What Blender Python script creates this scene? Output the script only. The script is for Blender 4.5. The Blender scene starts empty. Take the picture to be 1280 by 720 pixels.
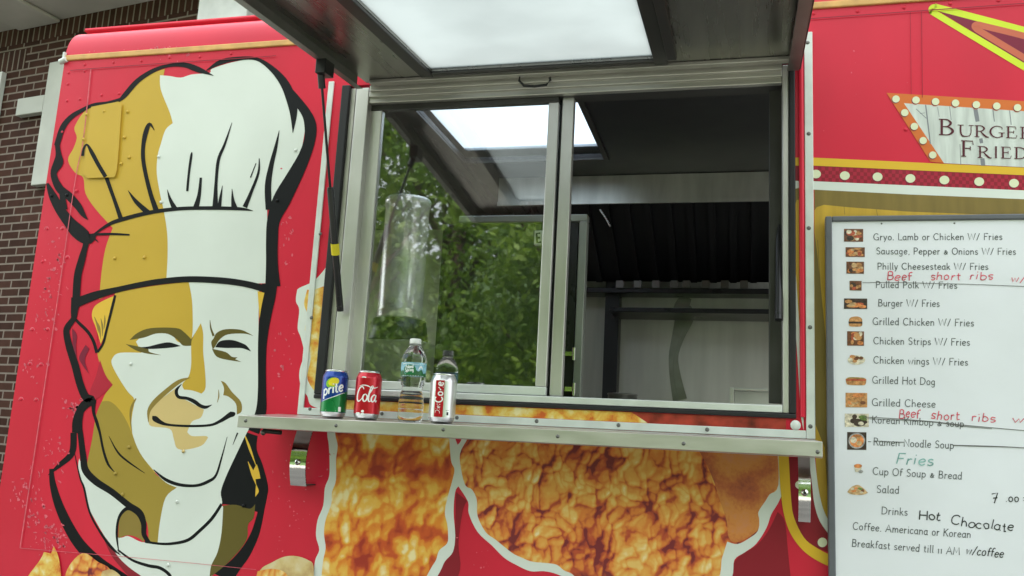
import bpy, bmesh, math, random
from mathutils import Vector, Matrix
from mathutils.geometry import tessellate_polygon

sc = bpy.context.scene
col = sc.collection
rnd = random.Random(7)

# ------------------------------------------------------------------ camera, world, sun, exposure
CAM = Vector((0, -2.2, 1.5))
MT = ((0.9675811935800603, 0.007093897111450843, -0.2524605126627886),
      (0.24694541201482625, 0.1830305592828533, 0.9515869786064928),
      (0.052958448948336914, -0.9830816298723002, 0.17534512166755117))
FPX = 1097.59
cam_d = bpy.data.cameras.new('camera')
cam = bpy.data.objects.new('camera', cam_d); col.objects.link(cam)
cam_d.sensor_width = 36; cam_d.lens = 36 * FPX / 1280
cam_d.clip_start = 0.02; cam_d.clip_end = 2000
rm = Matrix(((MT[0][0], -MT[0][1], -MT[0][2]), (MT[1][0], -MT[1][1], -MT[1][2]), (MT[2][0], -MT[2][1], -MT[2][2])))
cam.matrix_world = Matrix.Translation(CAM) @ rm.to_4x4()
sc.camera = cam

SUN_EL, SUN_ROT = math.radians(62), math.radians(28)
w = bpy.data.worlds.new('World'); sc.world = w; w.use_nodes = True
nt = w.node_tree; nt.nodes.clear()
out = nt.nodes.new('ShaderNodeOutputWorld')
sky = nt.nodes.new('ShaderNodeTexSky'); sky.sky_type = 'NISHITA'; sky.sun_disc = False
sky.sun_elevation = SUN_EL; sky.sun_rotation = SUN_ROT
b1 = nt.nodes.new('ShaderNodeBackground'); b1.inputs[1].default_value = 0.1
nt.links.new(sky.outputs[0], b1.inputs[0])
tc = nt.nodes.new('ShaderNodeTexCoord')
nz = nt.nodes.new('ShaderNodeTexNoise'); nz.inputs['Scale'].default_value = 2.2; nz.inputs['Detail'].default_value = 6
nt.links.new(tc.outputs['Generated'], nz.inputs['Vector'])
cr = nt.nodes.new('ShaderNodeValToRGB')
cr.color_ramp.elements[0].position = 0.3; cr.color_ramp.elements[0].color = (0.78, 0.84, 0.86, 1)
cr.color_ramp.elements[1].position = 0.7; cr.color_ramp.elements[1].color = (1.0, 1.03, 1.02, 1)
nt.links.new(nz.outputs['Fac'], cr.inputs[0])
b2 = nt.nodes.new('ShaderNodeBackground'); b2.inputs[1].default_value = 1.15
nt.links.new(cr.outputs[0], b2.inputs[0])
mx = nt.nodes.new('ShaderNodeMixShader'); mx.inputs[0].default_value = 0.82
nt.links.new(b1.outputs[0], mx.inputs[1]); nt.links.new(b2.outputs[0], mx.inputs[2])
nt.links.new(mx.outputs[0], out.inputs[0])

sun_d = bpy.data.lights.new('sun', 'SUN'); sun_d.energy = 3.8; sun_d.angle = math.radians(3); sun_d.color = (1, 0.96, 0.9)
sun = bpy.data.objects.new('sun', sun_d); col.objects.link(sun)
sd = Vector((math.cos(SUN_EL) * math.sin(SUN_ROT), math.cos(SUN_EL) * math.cos(SUN_ROT), math.sin(SUN_EL)))
sun.rotation_euler = sd.to_track_quat('Z', 'Y').to_euler()
sun.location = sd * 30

vs = sc.view_settings
vs.view_transform = 'Standard'; vs.look = 'None'; vs.gamma = 1; vs.use_curve_mapping = False
vs.exposure = 1.43
sc.render.resolution_x, sc.render.resolution_y = 1024, 576
sc.cycles.max_bounces = 10; sc.cycles.transparent_max_bounces = 12

# ------------------------------------------------------------------ mapping from surveyed picture points to places
def ray(x, y):
    c = ((x - 640) / FPX, (y - 360) / FPX, 1.0)
    return Vector([sum(MT[i][j] * c[j] for j in range(3)) for i in range(3)])
def P(x, y, d=0.0):                       # point on the vertical plane y = d
    r = ray(x, y); return CAM + r * ((d - CAM.y) / r.y)
def PZ(x, y, z):                          # point on a horizontal plane
    r = ray(x, y); return CAM + r * ((z - CAM.z) / r.z)
HZ, HY, TILT = 2.497, -0.015, math.tan(0.0964)
def PA(x, y, dz=0.0):                     # point on the hatch plane
    r = ray(x, y)
    t = (HZ + dz - CAM.z + TILT * (CAM.y - HY)) / (r.z - TILT * r.y)
    return CAM + r * t
def PX(x, y, X):                          # point on a plane of constant x
    r = ray(x, y); return CAM + r * ((X - CAM.x) / r.x)
def S(x, z, y):                           # wall-plane coordinate moved to depth y along the sight line
    k = (y - CAM.y) / (-CAM.y); return x * k, 1.5 + (z - 1.5) * k

# ------------------------------------------------------------------ materials
MATS = {}
def lin(c):
    return tuple(((v / 255 + 0.055) / 1.055) ** 2.4 if v > 10 else v / 255 / 12.92 for v in c)
def mat(name, c, rough=0.5, metal=0.0, var=0.06, scale=8.0, bump=0.0, bscale=30.0, coat=0.0, spec=0.5, rvar=0.08, stretch=None, srgb=False, trans=0.0, ior=1.45):
    if name in MATS: return MATS[name]
    if srgb: c = lin(c)
    m = bpy.data.materials.new(name); m.use_nodes = True; MATS[name] = m
    n = m.node_tree.nodes; l = m.node_tree.links; b = n['Principled BSDF']
    b.inputs['Metallic'].default_value = metal; b.inputs['Roughness'].default_value = rough
    b.inputs['Specular IOR Level'].default_value = spec; b.inputs['Coat Weight'].default_value = coat
    b.inputs['Coat Roughness'].default_value = 0.12; b.inputs['IOR'].default_value = ior
    b.inputs['Transmission Weight'].default_value = trans
    b.inputs['Base Color'].default_value = (*c, 1)
    t = n.new('ShaderNodeTexCoord'); mp = n.new('ShaderNodeMapping'); l.new(t.outputs['Object'], mp.inputs[0])
    if stretch: mp.inputs['Scale'].default_value = stretch
    if var:
        z = n.new('ShaderNodeTexNoise'); z.inputs['Scale'].default_value = scale; z.inputs['Detail'].default_value = 5
        l.new(mp.outputs[0], z.inputs['Vector'])
        r = n.new('ShaderNodeMapRange'); r.inputs[3].default_value = 1 - var * 1.6; r.inputs[4].default_value = 1 + var * 1.6
        r.inputs[1].default_value = 0.25; r.inputs[2].default_value = 0.75
        l.new(z.outputs['Fac'], r.inputs[0])
        v = n.new('ShaderNodeMix'); v.data_type = 'RGBA'; v.blend_type = 'MULTIPLY'; v.inputs[0].default_value = 1
        v.inputs[6].default_value = (*c, 1); l.new(r.outputs[0], v.inputs[7]); l.new(v.outputs[2], b.inputs['Base Color'])
        r2 = n.new('ShaderNodeMapRange'); r2.inputs[3].default_value = max(0.02, rough - rvar); r2.inputs[4].default_value = min(1, rough + rvar)
        l.new(z.outputs['Fac'], r2.inputs[0]); l.new(r2.outputs[0], b.inputs['Roughness'])
    if bump:
        z2 = n.new('ShaderNodeTexNoise'); z2.inputs['Scale'].default_value = bscale; z2.inputs['Detail'].default_value = 3
        l.new(mp.outputs[0], z2.inputs['Vector'])
        bp = n.new('ShaderNodeBump'); bp.inputs['Strength'].default_value = bump; bp.inputs['Distance'].default_value = 0.01
        l.new(z2.outputs['Fac'], bp.inputs['Height']); l.new(bp.outputs[0], b.inputs['Normal'])
        if coat: l.new(bp.outputs[0], b.inputs['Coat Normal'])
    return m
PRT = dict(rough=0.4, var=0.04, scale=3.2, bump=0.14, bscale=4, coat=0.1, spec=0.36)
RED = mat('red vinyl', (0.63, 0.015, 0.044), **{**PRT, 'var': .07, 'stretch': (1, 1, .4)})
DRED = mat('dark red print', (0.26, 0.008, 0.022), **PRT)
EARRED = mat('rose red print', (0.45, 0.014, 0.04), **PRT)
INK = mat('black ink print', (0.006, 0.0065, 0.008), **{**PRT, 'coat': 0.03, 'spec': 0.2, 'rough': 0.5})
GOLD = mat('gold print', (0.57, 0.37, 0.042), **PRT)
GOLD2 = mat('olive gold print', (0.36, 0.255, 0.04), **PRT)
OLIVE = mat('olive print', (0.12, 0.092, 0.016), **PRT)
OLIVE2 = mat('khaki print', (0.27, 0.19, 0.04), **PRT)
TAN = mat('tan print', (0.64, 0.48, 0.20), **PRT)
HAIR = mat('yellow print', (0.75, 0.47, 0.05), **PRT)
WHT = mat('white print', (0.70, 0.745, 0.69), **PRT)
YEL = mat('yellow band print', (0.74, 0.46, 0.03), **PRT)
MUST = mat('mustard print', (0.55, 0.34, 0.03), rough=0.42, var=0.12, scale=14, stretch=(3, 1, 0.4), coat=0.12)
DMUST = mat('dark mustard print', (0.21, 0.145, 0.028), rough=0.42, var=0.1, scale=14, stretch=(3, 1, 0.4), coat=0.12)
ORNG = mat('orange print', (0.66, 0.16, 0.03), **PRT)
SALM = mat('salmon print', (0.56, 0.13, 0.07), **PRT)
LIME = mat('lime print', (0.62, 0.74, 0.03), **PRT)
MAROON = mat('maroon print', (0.09, 0.008, 0.02), **PRT)
PLUM = mat('plum print', (0.20, 0.008, 0.035), **PRT)
CREAM = mat('cream bulb print', (0.72, 0.75, 0.52), **PRT)
PINK = mat('scuffed pink', (0.66, 0.12, 0.16), rough=0.7, var=0.2, scale=60)
WOODP = mat('whitewashed plank print', (0.58, 0.62, 0.58), rough=0.42, var=0.14, scale=16, stretch=(4, 1, 0.5), coat=0.1)
WOODG = mat('grey plank gap print', (0.22, 0.23, 0.25), **PRT)
BEADY = mat('straw trim', (0.66, 0.38, 0.13), rough=0.5, var=0.15, scale=20)
ALU = mat('brushed aluminium', (0.60, 0.585, 0.565), rough=0.40, metal=0.8, var=0.09, scale=3.5, stretch=(2, 2, 1), rvar=0.12, bump=0.05, bscale=9)
ALUH = mat('header aluminium', (0.49, 0.475, 0.435), rough=0.42, metal=0.75, var=0.10, scale=4, stretch=(1, 3, 3), bump=0.04, bscale=7)
SILL = mat('pale aluminium', (0.66, 0.69, 0.66), rough=0.4, metal=0.45, var=0.05, scale=14)
STEEL = mat('stainless steel', (0.55, 0.56, 0.53), rough=0.27, metal=1.0, var=0.06, scale=10, stretch=(1, 30, 30), bump=0.02, bscale=4)
LSTEEL = mat('shelf steel', (0.62, 0.60, 0.575), rough=0.36, metal=0.8, var=0.10, scale=5, stretch=(1, 4, 4), rvar=0.12, bump=0.05, bscale=6)
CHROME = mat('polished chrome', (0.75, 0.75, 0.73), rough=0.07, metal=1.0, var=0.03, bump=0.05, bscale=20)
HATCH = mat('hatch underside', (0.29, 0.28, 0.26), rough=0.28, metal=0.9, var=0.12, scale=5, stretch=(6, 0.5, 1), bump=0.05, bscale=3)
HATCHF = mat('hatch flange', (0.24, 0.24, 0.225), rough=0.4, metal=0.7, var=0.12, scale=9)
DKTRIM = mat('dark hatch trim', (0.05, 0.048, 0.045), rough=0.42, metal=0.3, var=0.15, scale=14)
RUBBER = mat('black rubber', (0.012, 0.012, 0.014), rough=0.5, var=0.1)
BLK = mat('black plastic', (0.013, 0.013, 0.014), rough=0.32, var=0.1)
WTRIM = mat('white trim', (0.66, 0.70, 0.66), rough=0.38, metal=0.1, var=0.08, scale=18)
SCREW = mat('screw steel', (0.16, 0.16, 0.15), rough=0.4, metal=0.9, var=0.1)
ROOFM = mat('pale roof skin', (0.6, 0.61, 0.6), rough=0.6, var=0.1)

def node_mat(name):
    m = bpy.data.materials.new(name); m.use_nodes = True; MATS[name] = m
    return m, m.node_tree.nodes, m.node_tree.links, m.node_tree.nodes['Principled BSDF']
def ramp(n, stops):
    r = n.new('ShaderNodeValToRGB'); e = r.color_ramp.elements
    while len(e) < len(stops): e.new(0.5)
    for k, (p, c) in enumerate(stops): e[k].position = p; e[k].color = (*c, 1)
    return r
def chicken_mat(name, vscale, warp, stops, soft, nscale, broad=0.35, bsc=6):
    m, n, l, b = node_mat(name)
    b.inputs['Roughness'].default_value = 0.42; b.inputs['Coat Weight'].default_value = 0.12; b.inputs['Coat Roughness'].default_value = 0.15
    t = n.new('ShaderNodeTexCoord')
    z = n.new('ShaderNodeTexNoise'); z.inputs['Scale'].default_value = nscale; z.inputs['Detail'].default_value = 4
    l.new(t.outputs['Object'], z.inputs['Vector'])
    v = n.new('ShaderNodeVectorMath'); v.operation = 'MULTIPLY_ADD'
    v.inputs[1].default_value = (warp, warp, warp); l.new(z.outputs['Color'], v.inputs[0]); l.new(t.outputs['Object'], v.inputs[2])
    vo = n.new('ShaderNodeTexVoronoi'); vo.feature = 'SMOOTH_F1'; vo.inputs['Scale'].default_value = vscale; vo.inputs['Smoothness'].default_value = soft
    l.new(v.outputs[0], vo.inputs['Vector'])
    z2 = n.new('ShaderNodeTexNoise'); z2.inputs['Scale'].default_value = nscale * 2.2; z2.inputs['Detail'].default_value = 6; z2.inputs['Roughness'].default_value = 0.6
    l.new(v.outputs[0], z2.inputs['Vector'])
    a = n.new('ShaderNodeMath'); a.operation = 'MULTIPLY_ADD'; a.inputs[1].default_value = -0.75
    l.new(vo.outputs['Distance'], a.inputs[0])
    z3 = n.new('ShaderNodeTexNoise'); z3.inputs['Scale'].default_value = bsc; z3.inputs['Detail'].default_value = 2; l.new(t.outputs['Object'], z3.inputs['Vector'])
    z4 = n.new('ShaderNodeTexNoise'); z4.inputs['Scale'].default_value = 130; z4.inputs['Detail'].default_value = 3; l.new(t.outputs['Object'], z4.inputs['Vector'])
    m3 = n.new('ShaderNodeMath'); m3.operation = 'MULTIPLY_ADD'; m3.inputs[1].default_value = broad; l.new(z3.outputs['Fac'], m3.inputs[0]); l.new(z2.outputs['Fac'], m3.inputs[2])
    m4 = n.new('ShaderNodeMath'); m4.operation = 'MULTIPLY_ADD'; m4.inputs[1].default_value = 0.22; l.new(z4.outputs['Fac'], m4.inputs[0]); l.new(m3.outputs[0], m4.inputs[2])
    m5 = n.new('ShaderNodeMath'); m5.operation = 'SUBTRACT'; m5.inputs[1].default_value = broad / 2 + 0.11; l.new(m4.outputs[0], m5.inputs[0]); l.new(m5.outputs[0], a.inputs[2])
    r2 = n.new('ShaderNodeMapRange'); r2.inputs[1].default_value = -0.15; r2.inputs[2].default_value = 0.55; l.new(a.outputs[0], r2.inputs[0])
    r = ramp(n, stops); l.new(r2.outputs[0], r.inputs[0]); l.new(r.outputs[0], b.inputs['Base Color'])
    return m
def crust_mat(name, s1, s2, stops, warp, nsc, relief, depth, smooth, broad, bsc, off=0.004, w2=.36, crumb=.12):
    """printed photograph of a fried crust: lumps on lumps, lit from the upper left in the printed picture"""
    m, n, l, b = node_mat(name)
    b.inputs['Roughness'].default_value = 0.42; b.inputs['Coat Weight'].default_value = 0.1; b.inputs['Coat Roughness'].default_value = 0.15; b.inputs['Specular IOR Level'].default_value = 0.36
    t = n.new('ShaderNodeTexCoord')
    def math_(op, a, c, d=None):
        q = n.new('ShaderNodeMath'); q.operation = op
        for k, v in enumerate((a, c) if d is None else (a, c, d)):
            if isinstance(v, (int, float)): q.inputs[k].default_value = v
            else: l.new(v, q.inputs[k])
        return q.outputs[0]
    def height(shift):
        p = n.new('ShaderNodeVectorMath'); p.operation = 'ADD'; p.inputs[1].default_value = shift; l.new(t.outputs['Object'], p.inputs[0])
        z = n.new('ShaderNodeTexNoise'); z.inputs['Scale'].default_value = nsc; z.inputs['Detail'].default_value = 3; l.new(p.outputs[0], z.inputs['Vector'])
        v = n.new('ShaderNodeVectorMath'); v.operation = 'MULTIPLY_ADD'; v.inputs[1].default_value = (warp, 0, warp); l.new(z.outputs['Color'], v.inputs[0]); l.new(p.outputs[0], v.inputs[2])
        fl = n.new('ShaderNodeVectorMath'); fl.operation = 'MULTIPLY'; fl.inputs[1].default_value = (1, 0, .8); l.new(v.outputs[0], fl.inputs[0])
        hs = None
        for sc_, wt in ((s1, 1 - w2), (s2, w2)):
            vo = n.new('ShaderNodeTexVoronoi'); vo.feature = 'SMOOTH_F1' if smooth else 'F1'; vo.inputs['Scale'].default_value = sc_
            if smooth: vo.inputs['Smoothness'].default_value = smooth
            l.new(fl.outputs[0], vo.inputs['Vector'])
            d2 = math_('MULTIPLY', vo.outputs['Distance'], vo.outputs['Distance']); h = math_('MULTIPLY_ADD', d2, -1.5 * wt, wt)
            hs = h if hs is None else math_('ADD', hs, h)
        return hs
    h0 = height((0, 0, 0)); h1 = height((-off, 0, off))
    e = math_('MULTIPLY', math_('SUBTRACT', h0, h1), relief)
    v = math_('MULTIPLY_ADD', h0, depth, e)
    for sc_, wt in ((bsc, broad), (150, crumb)):
        z = n.new('ShaderNodeTexNoise'); z.inputs['Scale'].default_value = sc_; z.inputs['Detail'].default_value = 3; l.new(t.outputs['Object'], z.inputs['Vector'])
        v = math_('ADD', v, math_('MULTIPLY_ADD', z.outputs['Fac'], wt, -wt / 2))
    v = math_('ADD', v, .5 - depth * .62)
    r = ramp(n, stops); r.color_ramp.interpolation = 'EASE'; l.new(v, r.inputs[0]); l.new(r.outputs[0], b.inputs['Base Color'])
    return m
CHK1 = crust_mat('soft crust print', 17, 44, [(0.05, (0.36, 0.03, 0.014)), (0.28, (0.58, 0.09, 0.018)), (0.46, (0.74, 0.24, 0.025)), (0.64, (0.80, 0.45, 0.07)), (0.85, (0.86, 0.72, 0.38))], .07, 10, -1.3, .75, .55, .8, 8, .006)
CHK2 = crust_mat('craggy crust print', 16, 48, [(0.0, (0.20, 0.022, 0.028)), (0.20, (0.50, 0.08, 0.03)), (0.40, (0.72, 0.22, 0.04)), (0.60, (0.78, 0.36, 0.07)), (0.78, (0.82, 0.52, 0.15)), (0.96, (0.88, 0.70, 0.38))], .085, 12, -1.55, .90, 0.18, .5, 6, .0048, .42)
CHK3 = chicken_mat('blurred crust print', 9, 0.05, [(0.1, (0.26, 0.04, 0.03)), (0.38, (0.52, 0.12, 0.035)), (0.62, (0.66, 0.24, 0.05)), (0.9, (0.62, 0.24, 0.13))], 1.0, 5)
FRY = chicken_mat('fries print', 30, 0.05, [(0.05, (0.62, 0.12, 0.02)), (0.25, (0.74, 0.34, 0.04)), (0.5, (0.80, 0.54, 0.11)), (0.8, (0.84, 0.72, 0.38))], 0.8, 14)
BREAD = chicken_mat('bread print', 22, 0.05, [(0.1, (0.5, 0.3, 0.12)), (0.5, (0.66, 0.5, 0.22)), (0.9, (0.72, 0.6, 0.36))], 0.9, 8)
def glass_mat(name, tint, refl, rough=0.0):
    m = bpy.data.materials.new(name); m.use_nodes = True; n = m.node_tree.nodes; l = m.node_tree.links; n.clear()
    o = n.new('ShaderNodeOutputMaterial'); t = n.new('ShaderNodeBsdfTransparent'); t.inputs[0].default_value = (*tint, 1)
    g = n.new('ShaderNodeBsdfGlossy'); g.inputs['Roughness'].default_value = rough; g.inputs[0].default_value = (1, 1, 1, 1)
    lw = n.new('ShaderNodeLayerWeight'); lw.inputs[0].default_value = 0.3
    r = n.new('ShaderNodeMapRange'); r.inputs[3].default_value = refl; r.inputs[4].default_value = 1.0; l.new(lw.outputs['Fresnel'], r.inputs[0])
    x = n.new('ShaderNodeMixShader'); l.new(r.outputs[0], x.inputs[0]); l.new(t.outputs[0], x.inputs[1]); l.new(g.outputs[0], x.inputs[2]); l.new(x.outputs[0], o.inputs[0])
    MATS[name] = m; return m
GLASS = glass_mat('window glass', (0.98, 0.99, 0.985), 0.10, 0.02)
def translucent(name, c, dirt):
    m = bpy.data.materials.new(name); m.use_nodes = True; n = m.node_tree.nodes; l = m.node_tree.links; n.clear()
    o = n.new('ShaderNodeOutputMaterial'); t = n.new('ShaderNodeBsdfTranslucent'); d = n.new('ShaderNodeBsdfGlossy'); d.inputs['Roughness'].default_value = 0.25
    tc = n.new('ShaderNodeTexCoord'); z = n.new('ShaderNodeTexNoise'); z.inputs['Scale'].default_value = 2.2; z.inputs['Detail'].default_value = 5
    l.new(tc.outputs['Object'], z.inputs['Vector'])
    r = ramp(n, [(0.3, tuple(v * (1 - dirt) for v in c)), (0.65, c)]); l.new(z.outputs['Fac'], r.inputs[0]); l.new(r.outputs[0], t.inputs[0])
    x = n.new('ShaderNodeMixShader'); x.inputs[0].default_value = 0.04; l.new(t.outputs[0], x.inputs[1]); l.new(d.outputs[0], x.inputs[2]); l.new(x.outputs[0], o.inputs[0])
    MATS[name] = m; return m
OPAL = translucent('opal acrylic', (0.425, 0.455, 0.455), 0.2)
OPAL2 = translucent('opal roof acrylic', (0.56, 0.62, 0.68), 0.03)

# ------------------------------------------------------------------ mesh collector
class MB:
    def __init__(s): s.v = []; s.f = []; s.mi = []; s.m = []; s.sm = []
    def slot(s, m):
        if m not in s.m: s.m.append(m)
        return s.m.index(m)
    def add(s, vs, fs, m, smooth=False):
        k = len(s.v); i = s.slot(m); s.v += [tuple(v) for v in vs]
        for f in fs: s.f.append([k + a for a in f]); s.mi.append(i); s.sm.append(smooth)
    def box(s, x0, x1, y0, y1, z0, z1, m, mtx=None):
        vs = [Vector((x, y, z)) for x in (x0, x1) for y in (y0, y1) for z in (z0, z1)]
        if mtx: vs = [mtx @ v for v in vs]
        s.add(vs, [(0, 1, 3, 2), (4, 6, 7, 5), (0, 4, 5, 1), (2, 3, 7, 6), (0, 2, 6, 4), (1, 5, 7, 3)], m)
    def hexa(s, a, b, m):              # two quads (4 pts each), skinned
        s.add(list(a) + list(b), [(0, 1, 2, 3), (7, 6, 5, 4), (0, 4, 5, 1), (1, 5, 6, 2), (2, 6, 7, 3), (3, 7, 4, 0)], m)
    def tube(s, pts, rad, m, n=12, cap=True):
        pts = [Vector(p) for p in pts]
        if not hasattr(rad, '__len__'): rad = [rad] * len(pts)
        vs = []; up = Vector((0.31, 0.2, 0.93))
        for i, p in enumerate(pts):
            d = (pts[min(i + 1, len(pts) - 1)] - pts[max(i - 1, 0)]).normalized()
            if abs(d.dot(up)) > 0.95: up = Vector((1, 0.1, 0))
            a = d.cross(up).normalized(); b = d.cross(a)
            vs += [p + (a * math.cos(t) + b * math.sin(t)) * rad[i] for t in [2 * math.pi * k / n for k in range(n)]]
        fs = [(i * n + k, i * n + (k + 1) % n, (i + 1) * n + (k + 1) % n, (i + 1) * n + k) for i in range(len(pts) - 1) for k in range(n)]
        s.add(vs, fs, m, True)
        if cap: s.add(vs[:n], [tuple(range(n))], m); s.add(vs[-n:], [tuple(range(n))], m)
    def lathe(s, prof, c, m, n=40, smooth=True):
        vs = []; c = Vector(c)
        for r, z in prof: vs += [c + Vector((r * math.cos(2 * math.pi * k / n), r * math.sin(2 * math.pi * k / n), z)) for k in range(n)]
        s.add(vs, [(i * n + k, i * n + (k + 1) % n, (i + 1) * n + (k + 1) % n, (i + 1) * n + k) for i in range(len(prof) - 1) for k in range(n)], m, smooth)
    def dome(s, c, r, h, m, n=12, ax='y'):
        c = Vector(c); vs = []; rings = 3
        for i in range(rings):
            a = i / rings * math.pi / 2
            for k in range(n):
                t = 2 * math.pi * k / n
                vs.append(c + Vector((r * math.cos(a) * math.cos(t), -h * math.sin(a), r * math.cos(a) * math.sin(t))))
        vs.append(c + Vector((0, -h, 0)))
        fs = [(i * n + k, i * n + (k + 1) % n, (i + 1) * n + (k + 1) % n, (i + 1) * n + k) for i in range(rings - 1) for k in range(n)]
        fs += [((rings - 1) * n + k, (rings - 1) * n + (k + 1) % n, rings * n) for k in range(n)]
        s.add(vs, fs, m, True)
    def poly(s, pts, fmap, m, off):     # flat sheet from a 2D outline
        if len(pts) < 3: return
        tr = tessellate_polygon([[Vector((p[0], p[1], 0)) for p in pts]])
        s.add([fmap(p[0], p[1], off) for p in pts], tr, m)
    def ribbon(s, pts, fmap, m, off, sub=5):
        pts = smooth_open(pts, sub); n = len(pts); vs = []
        for i, p in enumerate(pts):
            a = pts[max(i - 1, 0)]; b = pts[min(i + 1, n - 1)]
            dx, dy = b[0] - a[0], b[1] - a[1]; L = math.hypot(dx, dy) or 1
            nx, ny = -dy / L, dx / L; w_ = p[2] / 2
            vs += [fmap(p[0] + nx * w_, p[1] + ny * w_, off), fmap(p[0] - nx * w_, p[1] - ny * w_, off)]
        s.add(vs, [(2 * i, 2 * i + 1, 2 * i + 3, 2 * i + 2) for i in range(n - 1)], m)
    def build(s, name, parent=None, bevel=0.0, loc=None):
        me = bpy.data.meshes.new(name); me.from_pydata(s.v, [], s.f); me.update()
        for m in s.m: me.materials.append(m)
        for p, i, sm in zip(me.polygons, s.mi, s.sm): p.material_index = i; p.use_smooth = sm
        bm = bmesh.new(); bm.from_mesh(me); bmesh.ops.remove_doubles(bm, verts=bm.verts, dist=1e-7) if False else None
        bmesh.ops.recalc_face_normals(bm, faces=bm.faces) if not getattr(s, 'keep', False) else None
        bm.to_mesh(me); bm.free()
        o = bpy.data.objects.new(name, me); col.objects.link(o)
        if parent: o.parent = parent; o.matrix_parent_inverse = Matrix.Translation(parent_loc(parent)).inverted()
        if bevel:
            b = o.modifiers.new('bevel', 'BEVEL'); b.width = bevel; b.segments = 2; b.limit_method = 'ANGLE'
        return o
def parent_loc(p):
    v = Vector((0, 0, 0))
    while p: v = v + p.location; p = p.parent if False else None
    return v
def smooth_open(pts, sub):
    if len(pts) < 3 or sub < 2: return list(pts)
    o = []; n = len(pts)
    for i in range(n - 1):
        p0, p1, p2, p3 = pts[max(i - 1, 0)], pts[i], pts[i + 1], pts[min(i + 2, n - 1)]
        for k in range(sub):
            t = k / sub
            o.append(tuple(max(0.0, v) if j == 2 else v for j, v in enumerate([0.5 * (2 * b + (c - a) * t + (2 * a - 5 * b + 4 * c - d) * t * t + (-a + 3 * b - 3 * c + d) * t ** 3) for a, b, c, d in zip(p0, p1, p2, p3)])))
    o.append(tuple(pts[-1])); return o
def smooth_closed(pts, sub=4, ang=62):  # rounded outline that keeps sharp corners
    n = len(pts); sharp = []
    for i in range(n):
        a, b, c = Vector(pts[i - 1][:2]), Vector(pts[i][:2]), Vector(pts[(i + 1) % n][:2])
        u, v = b - a, c - b
        sharp.append(u.length < 1e-6 or v.length < 1e-6 or math.degrees(u.angle(v)) > ang)
    o = []
    for i in range(n):
        p1, p2 = pts[i], pts[(i + 1) % n]
        p0 = p1 if sharp[i] else pts[i - 1]; p3 = p2 if sharp[(i + 1) % n] else pts[(i + 2) % n]
        for k in range(sub):
            t = k / sub
            o.append(tuple(0.5 * (2 * b + (c - a) * t + (2 * a - 5 * b + 4 * c - d) * t * t + (-a + 3 * b - 3 * c + d) * t ** 3) for a, b, c, d in zip(p0[:2], p1[:2], p2[:2], p3[:2])))
    return o
def wall_map(base=0.0):
    return lambda x, y, off: P(x, y, base - off)
def empty(name, loc, label=None, cat=None, group=None):
    o = bpy.data.objects.new(name, None); col.objects.link(o); o.location = loc; o.empty_display_size = 0.2
    if label: tag(o, label, cat, group)
    return o
def tag(o, label=None, cat=None, group=None, kind=None):
    if label: o['label'] = label
    if cat: o['category'] = cat
    if group: o['group'] = group
    if kind: o['kind'] = kind
    return o
def ring_patch(sh, fm, cx, cy, rx, ry, m, n=24, rings=4, rot=0.0):
    vs_ = [fm(cx, cy, sh.o)]
    for r_ in range(1, rings + 1):
        for k in range(n):
            t = 2 * math.pi * k / n; u, v = rx * r_ / rings * math.cos(t), ry * r_ / rings * math.sin(t)
            vs_.append(fm(cx + u * math.cos(rot) - v * math.sin(rot), cy + u * math.sin(rot) + v * math.cos(rot), sh.o))
    fs = [(0, 1 + k, 1 + (k + 1) % n) for k in range(n)]
    fs += [(1 + r_ * n + k, 1 + r_ * n + n + k, 1 + r_ * n + n + (k + 1) % n, 1 + r_ * n + (k + 1) % n) for r_ in range(rings - 1) for k in range(n)]
    sh.add(vs_, fs, m, True); sh.o += 2e-5
class Sheet(MB):                        # a printed sheet: outlines and strokes, each a hair above the last
    def __init__(s, fmap, base=0.0006, step=2e-5): super().__init__(); s.fm = fmap; s.o = base; s.st = step; s.keep = False
    def P(s, pts, m, sm=True): s.poly(smooth_closed(pts) if sm else pts, s.fm, m, s.o); s.o += s.st
    def K(s, m, *pts): s.ribbon(pts, s.fm, m, s.o); s.o += s.st
    def E(s, cx, cy, rx, ry, m, n=18): s.poly([(cx + rx * math.cos(2 * math.pi * k / n), cy + ry * math.sin(2 * math.pi * k / n)) for k in range(n)], s.fm, m, s.o); s.o += s.st

# ------------------------------------------------------------------ pen lettering (unit cap height)
G = {}
def g(ch, adv, *st): G[ch] = (adv, st)
g('A', .78, [(0, 0), (.36, 1), (.72, 0)], [(.16, .34), (.56, .34)])
g('B', .62, [(.05, 0), (.05, 1)], '~', [(.05, 1), (.38, .96), (.46, .76), (.36, .55), (.05, .52)], '~', [(.05, .52), (.42, .48), (.54, .26), (.42, .03), (.05, 0)])
g('C', .72, '~', [(.64, .84), (.42, 1), (.14, .86), (.02, .5), (.14, .13), (.42, 0), (.66, .15)])
g('D', .74, [(.05, 0), (.05, 1)], '~', [(.05, 1), (.42, .93), (.64, .68), (.64, .36), (.44, .07), (.05, 0)])
g('E', .55, [(.5, 1), (.05, 1), (.05, 0), (.5, 0)], [(.05, .52), (.42, .52)])
g('F', .55, [(.06, 0), (.06, 1), (.52, 1)], [(.06, .52), (.42, .52)])
g('G', .76, '~', [(.64, .84), (.42, 1), (.14, .86), (.02, .5), (.14, .13), (.42, 0), (.66, .12)], [(.66, .0), (.66, .42), (.44, .42)])
g('H', .74, [(.05, 0), (.05, 1)], [(.66, 0), (.66, 1)], [(.05, .52), (.66, .52)])
g('I', .22, [(.1, 0), (.1, 1)])
g('K', .64, [(.06, 0), (.06, 1)], [(.56, 1), (.06, .45)], [(.2, .6), (.6, 0)])
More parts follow.
